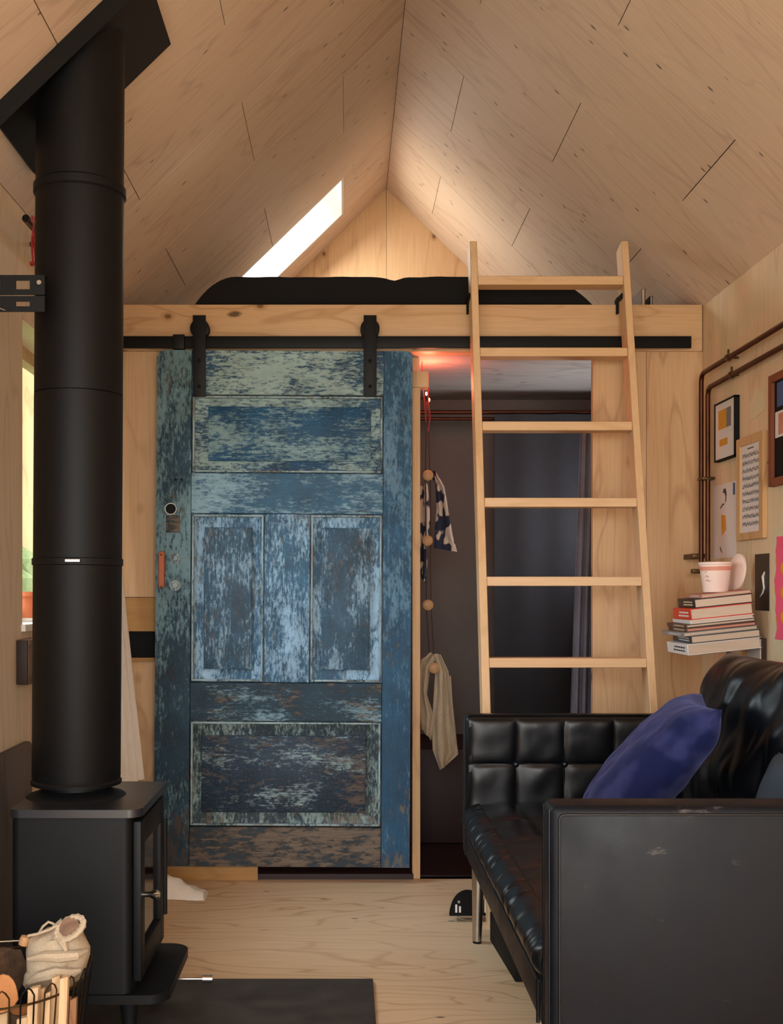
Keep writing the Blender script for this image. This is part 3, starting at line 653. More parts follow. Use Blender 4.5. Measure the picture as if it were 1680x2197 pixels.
def stick(x, y, top, w_, tx, ty, mat, label, z0=.05):
    bm = nb(); a = random.random()
    p = [(-w_/2, -w_*.3), (w_*.45, -w_*.4), (w_/2, w_*.3), (-w_*.3, w_*.45)]
    n_ = []
    for z, sx in ((z0, .9), ((z0+top)/2, 1.05), (top, 1)):
        t_ = (z-z0)/(top-z0); n_.append([bm.verts.new((x+tx*t_+q[0]*sx, y+ty*t_+q[1]*sx, z+(.006*q[0]/w_ if t_ == 1 else 0))) for q in p])
    for A, Bq in zip(n_, n_[1:]):
        for k in range(4): bm.faces.new((A[k], A[(k+1) % 4], Bq[(k+1) % 4], Bq[k]))
    bm.faces.new(n_[0][::-1]); bm.faces.new(n_[-1])
    return tag(obj('kindling_stick', bm, mat), label, 'firewood', 'kindling in the wire basket')
kl = [('pale split stick with flat top, left of the kindling bundle in the basket', 76, 2118, .022, 'kind'), ('pale stick second from left in the kindling bundle', 92, 2122, .014, 'kind'),
      ('tan stick in the middle of the kindling bundle', 105, 2130, .013, 'kind'), ('whitest tallest stick with rounded top under the linen bag', 124, 2094, .017, 'kind'),
      ('tall orange tan stick right of the whitest stick', 141, 2096, .017, 'kind'), ('short brown stick at the right rim of the basket', 150, 2140, .014, 'kind2'),
      ('reddish brown stick rightmost in the basket', 161, 2142, .014, 'kind2'), ('pale stick end low at the left frame edge', 10, 2165, .022, 'kind'),
      ('pale block end low in the basket beside the brown log', 52, 2182, .022, 'kind')]
for i, (lb_, px, py, w_, mt) in enumerate(kl):
    d = 2.30+.035*(i % 2); p = at(px, py, d); stick(p.x-.014, d+.01, p.z, w_, .012, -.01, mt, lb_, .10)
def log(p0, p1, r, label, face='cut'):
    p0, p1 = Vector(p0), Vector(p1); t = thing('log', p0, label, 'firewood', 'logs in the wire basket')
    n = 18; ax = (p1-p0).normalized(); u = ax.orthogonal().normalized(); v = ax.cross(u); bm = nb(); rings = []
    for s_ in (0, .25, .5, .75, 1):
        c = p0.lerp(p1, s_); rings.append([bm.verts.new(c+(u*math.cos(2*PI*k/n)+v*math.sin(2*PI*k/n))*r*(1+.16*nz(k*.9, s_*3, r*50))) for k in range(n)])
    for A, Bq in zip(rings, rings[1:]):
        for k in range(n): bm.faces.new((A[k], A[(k+1) % n], Bq[(k+1) % n], Bq[k]))
    bm.faces.new(rings[0][::-1]); bm.faces.new(rings[-1]); obj('bark', bm, 'bark', t)
    for c, s_ in ((p0-ax*.0015, 1), (p1+ax*.0015, 0)):
        bm = nb(); bm.faces.new([bm.verts.new(c+(u*math.cos(2*PI*k/n)+v*math.sin(2*PI*k/n))*r*.93*(1+.16*nz(k*.9, 0 if s_ else 3, r*50))) for k in range(n)])
        obj('cut_end', bm, face, t)
a = at(22, 2085, 2.46); log((a.x-.12, 2.52, a.z-.02), (a.x+.0, 2.46, a.z), .050, 'fat brown log lying at the back left of the basket', 'bark')
a = at(4, 2130, 2.29); log((a.x, 2.285, a.z), (a.x-.10, 2.36, a.z-.05), .040, 'log with orange cut face at the left frame edge')
a = at(44, 2165, 2.38); log((a.x, 2.37, a.z), (a.x-.03, 2.40, a.z-.14), .020, 'narrow grey brown log low behind the pale kindling')
# linen bag
bag = thing('linen_bag', (-.65, 2.43, .38), 'crumpled natural linen drawstring bag lying on the basket', 'bag')
prof = [(2128, 62, 122), (2112, 50, 150), (2095, 52, 176), (2078, 58, 186), (2062, 57, 189), (2045, 57, 190), (2030, 58, 190), (2016, 62, 184), (2004, 80, 177), (1994, 108, 172), (1984, 122, 164), (1978, 130, 154)]
bd = 2.43; rings = []; bm = nb(); n = 40
for i, (py, xa_, xb_) in enumerate(prof):
    a, b = at(xa_, py, bd), at(xb_, py, bd); c = (a+b)/2; r = (b.x-a.x)/2; row = []
    for k in range(n):
        t_ = 2*PI*k/n; f = 1+.06*nz(math.cos(t_)*2.2, math.sin(t_)*2.2, i*.45)
        dd = min(r, .052)*(1+.22*nz(math.cos(t_)*2+5, i*.6, 4)+.14*abs(nz(k*.35, i*.9, 8)))
        row.append(bm.verts.new((c.x+r*math.cos(t_)*f, c.y+dd*math.sin(t_), c.z+.012*nz(k*.3, i*.7, 1)-.02*math.sin(t_)*(i < 3))))
    rings.append(row)
for A, Bq in zip(rings, rings[1:]):
    for k in range(n): bm.faces.new((A[k], A[(k+1) % n], Bq[(k+1) % n], Bq[k]))
bm.faces.new(rings[0][::-1]); bm.faces.new(rings[-1])
obj('sack', bm, 'linen', bag)
bm = nb(); c = at(150, 1992, bd-.045)
pts = [(c.x+.028*math.cos(t_), c.y+.012*math.sin(t_), c.z+.018*math.sin(t_*1)+.01*math.cos(t_)) for t_ in [k*2*PI/30 for k in range(30)]]
obj('gathered_mouth', tube(nb(), pts, [.006+.0018*(k % 2) for k in range(30)], 6, True), 'linen', bag)
obj('mouth_hole', lathe(nb(), [(.002, 0), (.020, .001), (.022, .004)], 16, T_((c.x, c.y+.002, c.z)) @ rx(1.2)), 'oaklight', bag)
def fold(pp, r): return tube(nb(), [at(a, b, bd-e) for a, b, e in pp], r, 8)
obj('fold', fold([(60, 2058, .048), (95, 2052, .060), (130, 2053, .062), (165, 2050, .055), (186, 2040, .03)], [.004, .010, .012, .010, .004]), 'linen', bag)
obj('fold', fold([(62, 2108, .04), (85, 2096, .058), (120, 2088, .062), (150, 2090, .056), (172, 2082, .04)], [.006, .012, .014, .012, .005]), 'linen', bag)
obj('fold', fold([(122, 1996, .040), (134, 2020, .058), (142, 2040, .060)], [.005, .009, .004]), 'linen', bag)
obj('drawstring', tube(nb(), [at(84, 2001, bd-.02), at(92, 1988, bd-.02), at(104, 1978, bd-.02), at(112, 1981, bd-.02), at(120, 1986, bd-.02)], .0028, 6), 'linen', bag)
obj('drawstring', tube(nb(), [at(60, 2008, bd-.04), at(80, 2004, bd-.045), at(105, 1995, bd-.045), at(124, 1985, bd-.04)], .003, 6), 'linen', bag)
obj('toggle', lathe(nb(), [(.002, -.012), (.010, -.009), (.011, 0), (.009, .009), (.002, .011)], 14, T_(at(52, 2018, bd-.02)) @ ry(.3)), 'knob', bag)
obj('drawstring', tube(nb(), [at(-40, 2024, bd-.02), at(5, 2020, bd-.02), at(46, 2018, bd-.02)], .0012, 5), 'linen', bag)
# ============================================================ SOFA
so = thing('sofa', (.9, 3.05, 0), 'black tufted leather sofa with steel legs against the right wall', 'sofa')
A0, A1, Bx0, Bx1 = .397, 1.37, 2.213, 3.90
def arm_part(y0, y1, face_mat, name='arm'):
    return obj(name, box(nb(), A0, A1, y0, y1, .27, .745, .016, 3), face_mat, so)
na = arm_part(Bx0, Bx0+.10, 'leatherside')
fa = arm_part(3.795, Bx1, 'leather')
def piping(par, y, x0, x1, z0, z1, r=.0035, ins=.010, mat='leather'):
    pts = [(x0+ins, y, z0), (x0+ins, y, z1-ins-.008), (x0+ins+.003, y, z1-ins-.002), (x0+ins+.010, y, z1-ins), (x1, y, z1-ins)]
    obj('piping', tube(nb(), pts, r, 6), mat, par)
piping(na, Bx0-.0005, A0, A1-.02, .28, .745, .0028, .016); piping(na, Bx0+.1005, A0, A1-.02, .46, .745, .003, .012)
obj('piping', tube(nb(), [(A0-.0005, Bx0+.018, .28), (A0-.0005, Bx0+.018, .735)], .0026, 6), 'leather', na)
obj('piping', tube(nb(), [(A0-.0005, Bx0+.082, .28), (A0-.0005, Bx0+.082, .735)], .0026, 6), 'leather', na)
obj('piping', tube(nb(), [(A0-.0005, 3.812, .28), (A0-.0005, 3.812, .735), (A0+.012, 3.806, .7465), (A1-.03, 3.806, .7465)], .003, 6), 'leather', fa)
# tufted inside face of the far arm
sx_ = [.397+.012, .563, .725, .888, 1.05, 1.212, 1.36]; sz_ = [.30, .585, .735]
def tuft(x, z):
    dxm = min(abs(x-s) for s in sx_); dzm = min(abs(z-s) for s in sz_)
    edge = (1-math.exp(-dxm/.014))*(1-math.exp(-dzm/.014))
    db = min(math.hypot(x-a, z-.585) for a in sx_[1:-1])
    return .012*edge**.6*(1-.55*math.exp(-db/.03))+.003*nz(x*16, z*16)
obj('tufted_panel', surf(nb(), 150, 70, lambda u, v: Vector((A0+.008+(A1-A0-.02)*u, 3.7955-tuft(A0+.008+(A1-A0-.02)*u, .40+.335*v), .40+.335*v))), 'leather', fa)
for x in sx_[1:-1]:
    obj('button', lathe(nb(), [(.008, -.004), (.010, .002), (.007, .007), (.002, .009)], 14, T_((x, 3.787, .585)) @ RX), 'leather', fa)
bmj = nb()
for x in sx_[1:-1]: tube(bmj, [(x, 3.7925, .44), (x, 3.7925, .73)], .0012, 4)
tube(bmj, [(A0+.01, 3.7925, .585), (A1-.02, 3.7925, .585)], .0012, 4); obj('seam', bmj, 'leatherside', fa)
# apron / base
obj('base', box(nb(), A0+.002, A1, Bx0+.101, 3.794, .272, .368, .008), 'leatherside', so)
# seat cushion with pulled roll at the front
random.seed(3)
creases = [(2.33+1.45*random.random(), .004+.006*random.random(), .0015+.003*random.random()) for _ in range(34)]
sy_ = [2.33, 2.62, 2.92, 3.21, 3.50, 3.79]
def seat(u, v):
    y = 2.316+(3.789-2.316)*v
    if u < .5:
        t_ = u/.5; a = PI*1.12*t_-PI*.62       # around the roll
        fe = min(1, (y-2.316)/.03, (3.789-y)/.02)**.5; x = .445-(.049+.017*fe)*math.cos(a); z = .408+.047*math.sin(a)
        amp = math.cos(a)
        k = sum(-dp*math.exp(-((y-c-.02*t_)/wd)**2) for c, wd, dp in creases)*1.3
        x -= k*amp*.8*1; z += k*.6+.0035*nz(y*11, t_*3)
    else:
        t_ = (u-.5)/.5; x = .445+.835*t_; s_ = min(1, t_*8); z = .455+.006*math.sin(s_*PI/2)
        dx_ = min(abs(x-q) for q in (.57, .80, 1.03, 1.26)); dy_ = min(abs(y-q) for q in sy_)
        z += .014*(1-math.exp(-dx_/.02))*(1-math.exp(-dy_/.02))*s_+.004*nz(x*7, y*7)-.004
    return Vector((x, y, z))
st_ = obj('seat_cushion', surf(nb(), 110, 300, seat), 'leather', so)
obj('end_fill', box(nb(), .402, .47, 2.3145, 2.335, .3685, .448, .004), 'leather', st_)
obj('seam', tube(nb(), [(A0-.004, 2.33, .366), (A0-.004, 3.06, .3655), (A0-.004, 3.785, .366)], .0035, 6), 'leatherside', st_)
obj('seam', tube(nb(), [(.57+.003*math.sin(k*1.7), 2.33+1.45*k/40, .4525+.002*math.sin(k*2.3)) for k in range(41)], .0016, 5), 'leatherside', st_)
obj('corner_piping', tube(nb(), [(A0-.005, 2.335, .28), (A0-.005, 2.335, .37)], .004, 6), 'leather', st_)
obj('backrest', box(nb(), 1.28, A1+.03, Bx0+.101, 3.794, .272, .745, .02, 3), 'leather', so)
for x, y in ((A0+.035, 2.30), (A0+.035, 3.765), (A1-.06, 2.30), (A1-.06, 3.765)):
    lg = obj('leg', tube(nb(), [(x+.004, y, .275), (x, y, .06), (x-.001, y, .008)], [.0225, .0165, .015], 20), 'steel', so, label='tapered steel leg')
    obj('foot', tube(nb(), [(x-.001, y, .0005), (x-.001, y, .008)], .014, 16), 'matt', lg)
# cushions on the sofa
Xb = T_((1.155, 3.17, .70)) @ rz(.10) @ ry(-PI/2+.20) @ rz(PI/2)
tag(obj('leather_cushion', cushion(nb(), .70, .56, .24, Xb, .030, 2, 90, 4, .04, .55), 'leather'), 'large wrinkled black leather back cushion on the sofa', 'cushion')
Xv = T_((.80, 3.04, .685)) @ rz(-.20) @ ry(-PI/2+.72) @ rz(PI/2)
tag(obj('velvet_cushion', cushion(nb(), .46, .50, .17, Xv, .008, 9, 50, 3.2, .10), 'velvet'), 'navy blue velvet cushion leaning on the leather cushion', 'cushion')
Xd = T_((1.03, 2.60, .60)) @ rz(.2) @ ry(-PI/2+.35) @ rz(PI/2)
tag(obj('denim_cushion', cushion(nb(), .36, .36, .12, Xd, .006, 4, 40), 'denim'), 'dark grey blue cushion at the right frame edge on the sofa', 'cushion')
tag(obj('napkin', cushion(nb(), .14, .10, .02, T_((.985, 2.36, .778)) @ ry(-.7), .004, 3, 16), 'white'), 'small white cloth peeping over the near sofa arm', 'cloth')
# things under and behind the sofa
tag(obj('storage_box', box(nb(), 0, .45, 0, .40, .001, .10, .004, 2, T_((.50, 3.385, 0)) @ rz(.06)), 'matt'), 'flat black box stored on the floor under the sofa', 'box')
dv = thing('floor_fan', (.43, 4.0, 0), 'small black half round device standing behind the front sofa leg', 'device')
d0 = 4.0; cp = [( .430+.069*math.cos(a), .022+.088*math.sin(a)) for a in [PI*k/24 for k in range(25)]]
obj('front_plate', prism(nb(), cp, d0, d0+.008, YZ), 'matt', dv)
obj('shell', prism(nb(), [(.43+(x-.43)*.9, .022+(z-.022)*.9) for x, z in cp], d0+.0085, d0+.05, YZ), 'black', dv)
obj('button', lathe(nb(), [(.006, 0), (.005, .004)], 12, T_((.394, d0-.0005, .072)) @ RX), 'chrome', dv, label='silver button')
for q, h in ((.385, .028), (.398, .022), (.487, .045)): obj('slot', B(q-.0035, q+.0035, d0-.0015, d0-.0003, .034, .034+h), 'bwhite', dv)
obj('wire_foot', tube(nb(), [(.43+.048*math.cos(a), d0+.02, .034+.032*math.sin(a)) for a in [PI+PI*k/14 for k in range(15)]], .0022, 6), 'steel', dv)
# ============================================================ INSIDE THE DOORWAY
tag(obj('dark_bench', box(nb(), -.4, 1.39, 5.2, 5.74, .007, .44, .01), 'dred'), 'very dark red bench low inside the doorway', 'bench')
cp_ = thing('curtain_rail', (.7, 5.4, CZ+.84), 'copper curtain rail across the dark room behind the doorway', 'rail')
obj('tube', tube(nb(), [(-.49, 5.42, CZ+.842), (1.40, 5.42, CZ+.842)], .010, 12), 'copper', cp_)
obj('tube', tube(nb(), [(-.49, 5.45, CZ+.815), (1.40, 5.45, CZ+.815)], .008, 12), 'copper', cp_)
tag(obj('shade_sheet', surf(nb(), 90, 10, lambda u, v: Vector((.70+.66*u, 5.40+.006*math.sin(u*22), (CZ+.83)*(1-v)+.46*v)), .002), 'dshade'), 'near black sheet standing in for shade inside the doorway behind the ladder', 'curtain')  # flat dark sheet standing in for the shaded right of the inner room
def gc(u, v): return Vector((.985+.10*u-.062*v*(1-u), 4.80+.012*math.sin(u*26+v), (CZ+.70)*(1-v)+.05*v))
tag(obj('grey_curtain', surf(nb(), 30, 16, gc, .002), 'gcurtain'), 'grey curtain edge at the right side of the doorway', 'curtain')
# red string light
lt = thing('string_light', (.33, 4.78, CZ+.8), 'glowing red string light hanging behind the door post', 'lamp')
obj('cable', tube(nb(), [(.315, 4.76, CZ+.95), (.318, 4.76, CZ+.86), (.325, 4.75, CZ+.78), (.332, 4.77, CZ+.7)], .0018, 5), 'redrib', lt)
obj('cable', tube(nb(), [(.345, 4.76, CZ+.90), (.34, 4.75, CZ+.80), (.35, 4.76, CZ+.72), (.342, 4.77, CZ+.66)], .0018, 5), 'redrib', lt)
for p in ((.318, 4.755, CZ+.84), (.333, 4.75, CZ+.815), (.345, 4.755, CZ+.79)):
    obj('bulb', lathe(nb(), [(.001, -.008), (.004, -.004), (.004, .004), (.001, .008)], 8, T_(p)), 'bulb', lt)
l = bpy.data.lights.new('red_glow', 'POINT'); l.energy = 4.0; l.color = (1, .18, .09); l.shadow_soft_size = .02
lo = bpy.data.objects.new('red_glow', l); C.objects.link(lo); lo.location = (.345, 4.78, CZ+.86)
# rope rack with wooden knobs
rk = thing('rope_rack', (.35, 4.80, .8), 'brown cord coat rack with round wooden knobs beside the door post', 'rack')
D_ = 4.80
for off in (-4, 6):
    obj('cord', tube(nb(), [at(916+off*.3, 862, D_), at(917+off, 1020, D_), at(918+off, 1160, D_), at(919+off, 1297, D_), at(926+off, 1420, D_), at(930, 1440, D_)], .0024, 6), 'rope', rk)
for px, py in ((918, 1020), (917, 1160), (918, 1298), (931, 1433)):
    p = at(px, py, D_-.012); obj('knob', lathe(nb(), [(.006, -.014), (.017, -.010), (.0225, .0), (.0225, .008), (.015, .012)], 18, T_(p) @ RX), 'knob', rk)
def hang(pts_l, pts_r, amp, seed, yoff=0):
    n_ = len(pts_l)-1
    def f(u, v):
        t_ = v*n_; i = min(n_-1, int(t_)); q = t_-i
        a = Vector(pts_l[i]).lerp(Vector(pts_l[i+1]), q); b = Vector(pts_r[i]).lerp(Vector(pts_r[i+1]), q)
        p = a.lerp(b, u); d = D_+yoff+amp*math.sin(u*10+seed+v*1.5)+.006*nz(u*6, v*6, seed); w3 = at(p.x, p.y, d); return w3
    return surf(nb(), 30, 50, f, .003)
sc = thing('patterned_cloth', (.37, 4.8, CZ+.1), 'navy and cream patterned cloth hanging on the cord rack', 'cloth')
obj('drape', hang([(922, 1012), (934, 1040), (938, 1090), (934, 1140), (932, 1176)], [(934, 1010), (952, 1045), (962, 1100), (970, 1150), (980, 1184)], .010, 1, .01), 'pattern', sc)
obj('drape', hang([(900, 1045), (899, 1110), (899, 1180), (902, 1235)], [(916, 1035), (922, 1100), (918, 1180), (914, 1252)], .008, 3, .025), 'pattern', sc)
sf = thing('scarf', (.37, 4.8, .9), 'beige knitted scarf looped over the lowest wooden knob', 'scarf')
obj('tail', hang([(922, 1402), (934, 1440), (930, 1500), (926, 1560), (928, 1610), (945, 1652)], [(945, 1404), (962, 1440), (970, 1500), (977, 1560), (983, 1618), (960, 1640)], .012, 0, .012), 'linend', sf)
obj('loop', hang([(925, 1400), (904, 1415), (900, 1470), (901, 1530), (905, 1565)], [(935, 1408), (922, 1440), (916, 1490), (932, 1540), (925, 1588)], .010, 4, -.012), 'linend', sf)
obj('hem', tube(nb(), [at(968, 1410, D_-.005), at(966, 1450, D_-.012), at(970, 1520, D_-.012), at(978, 1600, D_-.012)][1:], .003, 6), 'linend', sf)
# ============================================================ COPPER PIPES ON THE RIGHT
cpz = thing('heating_pipes', (1.40, 4.45, CZ+.1), 'pair of thin copper pipes running down the right corner and along the wall', 'pipe')
z1_, z2_ = CZ+.845, CZ+.782
def pipe(x, yv, zt, zb, ye):
    pts = [(x, yv, zb), (x, yv, zt-.03), (x, yv-.009, zt-.009), (x, yv-.03, zt), (x, ye, zt)]; return tube(nb(), pts, .0095, 12)
obj('pipe', pipe(1.392, 4.478, z1_, CZ+.11, 1.2), 'copper', cpz); obj('pipe', pipe(1.404, 4.435, z2_, CZ+.11, 1.2), 'copper', cpz)
for z, x, y in ((z1_, 1.392, 4.16), (z2_, 1.404, 4.16), (z1_, 1.392, 2.9), (z2_, 1.404, 2.9)):
    c1 = obj('clip', tube(nb(), [(x, y-.006, z), (x, y+.006, z)], .014, 12), 'brass', cpz)
    obj('clip_stem', B(x, XR-.001, y-.003, y+.003, z-.004, z+.004), 'brass', c1)
    obj('clip_screw', B(x-.003, x+.003, y-.003, y+.003, z+.012, z+.03), 'brass', c1)
obj('clip', B(1.38, XR-.001, 4.425, 4.49, CZ+.427, CZ+.437, .001), 'brass', cpz)
for z in (CZ+.132, CZ+.072): obj('wall_stub', B(1.355, 1.405, 4.47, 4.495, z-.009, z+.009, .003), 'brass', cpz)
obj('wall_plate', B(1.355, 1.385, 4.49, YB, CZ+.12, CZ+.14), 'brass', cpz)
# ============================================================ PICTURES ON THE RIGHT WALL
def wbox(bm, d0, d1, h0, h1, x0, x1, r=0): return box(bm, XR-x1, XR-x0, d0, d1, CZ+h0, CZ+h1, r, 1)
p1 = thing('framed_print', (XR-.01, 4.26, CZ+.486), 'black framed print with ochre squares under the copper pipes', 'picture')
bm = nb(); a, b, c, d = 4.150, 4.378, .486, .708
for q in ((a, a+.006, c, d), (b-.006, b, c, d), (a, b, c, c+.006), (a, b, d-.006, d)): wbox(bm, *q, 0.0005, .020)
obj('frame', bm, 'matt', p1)
obj('mat_board', wbox(nb(), a+.006, b-.006, c+.006, d-.006, .001, .016), 'paper', p1)
pr = obj('print', wbox(nb(), 4.246, 4.338, .604, .676, .016, .0166), 'ochre', p1, label='large ochre square')
obj('print', wbox(nb(), 4.196, 4.245, .604, .676, .016, .0166), 'greyprint', p1, label='grey hatched block'); obj('print', wbox(nb(), 4.235, 4.325, .540, .566, .016, .0166), 'ochre', p1, label='small ochre bar')
p2 = thing('music_sheet', (XR-.01, 4.0, CZ+.174), 'sheet of music in a pale pine frame on the right wall', 'picture')
a, b, c, d = 3.874, 4.136, .176, .541
for q in ((a, a+.036, c, d), (b-.036, b, c, d), (a+.036, b-.036, c, c+.026), (a+.036, b-.036, d-.03, d)): obj('frame_bar', wbox(nb(), *q, .0005, .018, .001), 'framepine', p2)
obj('sheet', wbox(nb(), a+.036, b-.036, c+.026, d-.03, .001, .012), 'paper', p2)
bm = nb(); random.seed(5)
for k in range(10):
    h = d-.062-k*.027
    for q in range(5): wbox(bm, a+.046, b-.046, h-.0028*q, h-.0028*q+.0006, .012, .0123)
    for q in range(26):
        dd = a+.05+(b-a-.1)*q/26; hh = h-.002-.010*random.random(); wbox(bm, dd, dd+.0042, hh, hh+.003, .0123, .0126)
        if random.random() < .6: wbox(bm, dd, dd+.0008, hh, hh+.010, .0123, .0126)
wbox(bm, a+.10, b-.10, d-.046, d-.042, .012, .0123)
obj('notation', bm, 'ink', p2)
p3 = thing('drawing', (XR-.002, 4.31, CZ+.13), 'pinned drawing of a dark haired figure behind the pink cup', 'drawing')
obj('sheet', wbox(nb(), 4.186, 4.44, .12, .400, .0006, .0016), 'paper', p3)
def blob(dy, hz, pts, mat, nm='mark'):
    poly = [(dy-x, CZ+hz+z) for x, z in pts]
    obj(nm, prism(nb(), poly, XR-.0022, XR-.0017, Matrix(((0, 0, 1, 0), (1, 0, 0, 0), (0, 1, 0, 0), (0, 0, 0, 1)))), mat, p3)
blob(4.31, .37, [(-.02, 0), (-.008, .012), (.012, .01), (.022, -.01), (.016, -.035), (.004, -.045), (.01, -.02), (0, -.005), (-.01, -.006)], 'ink')
blob(4.33, .335, [(-.03, -.022), (0, -.008), (.022, -.012), (.0, -.016), (-.03, -.028)], 'ink'); blob(4.32, .245, [(-.03, .04), (.022, .034), (.026, -.02), (-.02, -.04), (-.028, 0)], 'ochre')
blob(4.355, .155, [(-.01, .012), (.004, .0), (.016, -.016), (.006, -.012), (-.008, 0)], 'ink'); blob(4.205, .38, [(-.012, .014), (.010, .014), (.010, -.03), (-.012, -.03)], 'blueprint')
p4 = thing('collage_frame', (XR-.01, 3.6, CZ+.342), 'red brown framed collage cut by the right frame edge', 'picture')
a, b, c, d = 3.40, 3.812, .342, .711
for q in ((a, a+.03, c, d), (b-.026, b, c, d), (a+.03, b-.026, c, c+.026), (a+.03, b-.026, d-.026, d)): obj('frame_bar', wbox(nb(), *q, .0005, .022, .001), 'rustbrown', p4)
obj('backing', wbox(nb(), a+.03, b-.026, c+.026, d-.026, .001, .01), 'matt', p4)
obj('card', wbox(nb(), 3.52, 3.775, .50, .585, .0102, .012), 'paper', p4, label='white postcard'); obj('card', wbox(nb(), 3.50, 3.76, .600, .680, .0102, .012), 'blueprint', p4, label='blue grey card')
obj('card', wbox(nb(), 3.56, 3.745, .508, .577, .0121, .013), 'bpink', p4, label='salmon inner card')
p5 = thing('dark_postcard', (XR-.001, 3.92, CZ-.07), 'dark postcard with a pale curved figure left of the pink cutout', 'postcard')
obj('card', wbox(nb(), 3.858, 3.99, -.072, .123, .0006, .002), 'bblack', p5)
obj('figure', tube(nb(), [(XR-.0026, 3.895, CZ+.06), (XR-.0026, 3.91, CZ+.045), (XR-.0026, 3.905, CZ+.02), (XR-.0026, 3.90, CZ+.005), (XR-.0026, 3.915, CZ-.012), (XR-.0026, 3.94, CZ-.025)], [.003, .006, .004, .004, .003, .001], 6), 'bwhite', p5)
p6 = thing('pink_cutout', (XR-.002, 3.65, CZ-.17), 'wavy pink paper cutout with orange underlay at the right edge', 'cutout')
obj('sheet', wbox(nb(), 3.40, 3.835, -.25, .205, .0006, .0012), 'cream', p6, label='pale backing sheet')
def wavy(ph, x1, mat, x0, k_):
    ed = [(3.795-.014*abs(math.sin(t_*PI*3.5+ph))-.006*math.sin(t_*9)+k_, CZ-.165+.34*t_) for t_ in [i/60 for i in range(61)]]
    obj('layer', prism(nb(), [(3.42, CZ-.165)]+ed+[(3.42, CZ+.175)], x0, x1, Matrix(((0, 0, 1, 0), (1, 0, 0, 0), (0, 1, 0, 0), (0, 0, 0, 1)))), mat, p6)
wavy(.9, XR-.0013, 'orange', XR-.0025, .008); wavy(0, XR-.0027, 'pinkcut', XR-.004, .006)
for h in (-.09, -.01, .07): obj('spot', prism(nb(), [(3.72+.028*math.cos(t_), CZ+h+.02*math.sin(t_)) for t_ in [k*PI/8 for k in range(16)]], XR-.0050, XR-.0042, Matrix(((0, 0, 1, 0), (1, 0, 0, 0), (0, 1, 0, 0), (0, 0, 0, 1)))), 'orange', p6)
p7 = thing('small_canvas', (XR-.02, 3.92, CZ-.3), 'small white canvas with dark edge standing below the books', 'canvas')
obj('front', wbox(nb(), 3.885, 4.01, -.33, -.168, .019, .022), 'paper', p7); obj('stretcher', wbox(nb(), 3.883, 4.012, -.332, -.166, .001, .0188), 'oakdark', p7)
tag(obj('note', prism(nb(), [(3.90, CZ+.615), (3.985, CZ+.60), (4.035, CZ+.60), (4.05, CZ+.66), (4.01, CZ+.672), (3.935, CZ+.695), (3.90, CZ+.69)], XR-.0016, XR-.0006, Matrix(((0, 0, 1, 0), (1, 0, 0, 0), (0, 1, 0, 0), (0, 0, 0, 1)))), 'cream'), 'torn cream paper note pinned above the music sheet', 'note')
pn = tag(obj('wall_hook', tube(nb(), [(XR, 3.83, CZ+.43), (XR-.012, 3.83, CZ+.43), (XR-.014, 3.83, CZ+.424)], [.005, .0035, .005], 8), 'brass'), 'tiny brass hook between the music sheet and the collage', 'hook')
# ============================================================ BOOK STACK AND PINK CUP
tiltB = math.radians(6.0)
origin = at(1479, 1407, 3.86)
# frame: a = towards the wall (+x), b = away (+y): spine faces -x ; page end faces the camera
def bookM(off_x, off_y, zoff, rot):
    return T_(origin) @ ry(-tiltB) @ T_((off_x, off_y, zoff)) @ rz(-rot)
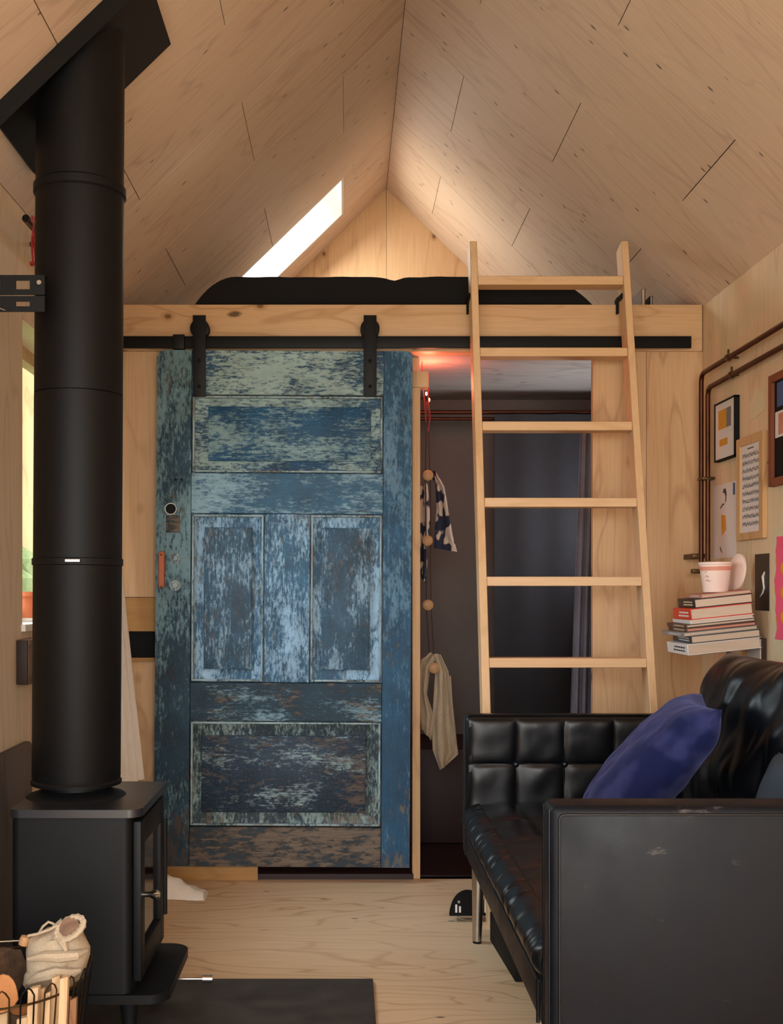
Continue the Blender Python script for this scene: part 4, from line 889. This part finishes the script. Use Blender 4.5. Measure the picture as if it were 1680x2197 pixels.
# the two frames: spine along local x -> world +y ; page depth local y -> world +x
SW = Matrix(((0, 1, 0, 0), (1, 0, 0, 0), (0, 0, 1, 0), (0, 0, 0, 1)))
stack = [  # thickness, spine length (depth dir), page width (to wall), x offset px, cover, label, text
    (.038, .245, .25, 0, 'bwhite', 'large white book at the bottom of the stack', 'ink'),
    (.026, .23, .235, .016, 'bteal', 'thick dark grey book second from the bottom of the stack', 'bwhite'),
    (.014, .25, .255, -.010, 'bgrey', 'thin grey and white book third from the bottom of the stack', 'bwhite'),
    (.013, .235, .235, .002, 'bbrown', 'thin dark edged book with orange pages in the stack', 'cream'),
    (.012, .235, .235, .004, 'bbrown', 'thin brown spined book above the orange paged book', 'cream'),
    (.013, .22, .215, .018, 'bwhite', 'thin white book right under the red book', None),
    (.038, .21, .212, .022, 'bred', 'thick red spined book near the top of the stack', 'bwhite'),
    (.031, .205, .197, .040, 'bblack', 'thick black book second from the top of the stack', 'cream'),
    (.013, .17, .172, .065, 'bpink', 'thin salmon notebook on top of the stack under the cup', 'bwhite')]
z = 0.0; random.seed(11)
for i, (t_, sl_, pw, xo, cv, lb_, tx) in enumerate(stack):
    rot = .05*(random.random()-.5)
    Xm = bookM(xo, .004+.008*random.random(), z, rot) @ SW
    pg = 'bpink' if i == 3 else 'pages'
    tbook('book', sl_, pw, t_, Xm, cv, pg, lb_, 'book', 'books stacked on the right wall', .0028, tx); z += t_+.0004
sb = thing('shelf_bracket', (XR, 3.95, origin.z), 'hidden metal wall shelf holding up the stack of books', 'bracket')
obj('plate', box(nb(), .05, .255, .03, .16, -.003, -.0005, 0, 1, T_(origin) @ ry(-tiltB)), 'black', sb)
obj('upright', B(XR-.006, XR-.0005, 4.03, 4.09, origin.z+.02, origin.z+.06), 'black', sb)
cb = T_(origin) @ ry(-tiltB) @ T_((.135, .075, z+.0005)) @ ry(tiltB*.85)
cup = thing('pink_cup', cb.translation, 'pale pink paper cup on top of the book stack', 'cup')
obj('cup', lathe(nb(), [(.040, 0), (.0415, .004), (.0535, .094), (.056, .096), (.056, .103), (.0515, .103), (.049, .09), (.038, .006)], 40, cb), 'pinkpot', cup)
obj('printed_band', lathe(nb(), [(.0508, .074), (.0515, .074), (.0533, .088), (.0525, .088)], 40, cb), 'pinkline', cup)
bm = nb()
for k in range(3):
    a = -PI*.78+.14*k*0; bx = lambda zz: .0418+.0125*(zz/.09)
    for zz in (.04+.014*k,): 
        pts = [cb @ Vector((bx(zz)*math.cos(PI+.55+q*.12), bx(zz)*math.sin(PI+.55+q*.12), zz+.003*math.sin(q*2))) for q in range(4-k)]
        tube(bm, pts, .0016, 5)
obj('printed_mark', bm, 'pinkline', cup)
lid = cb @ T_((.067, .02, .004)) @ rz(.1) @ ry(math.radians(98))
tag(obj('pink_plate', lathe(nb(), [(.001, 0), (.060, .0), (.064, .003), (.064, .009), (.058, .010), (.056, .004), (.001, .004)], 36, lid @ T_((-.066, 0, 0))), 'pinkpot'), 'round pink plate leaning on the wall behind the pink cup', 'plate')
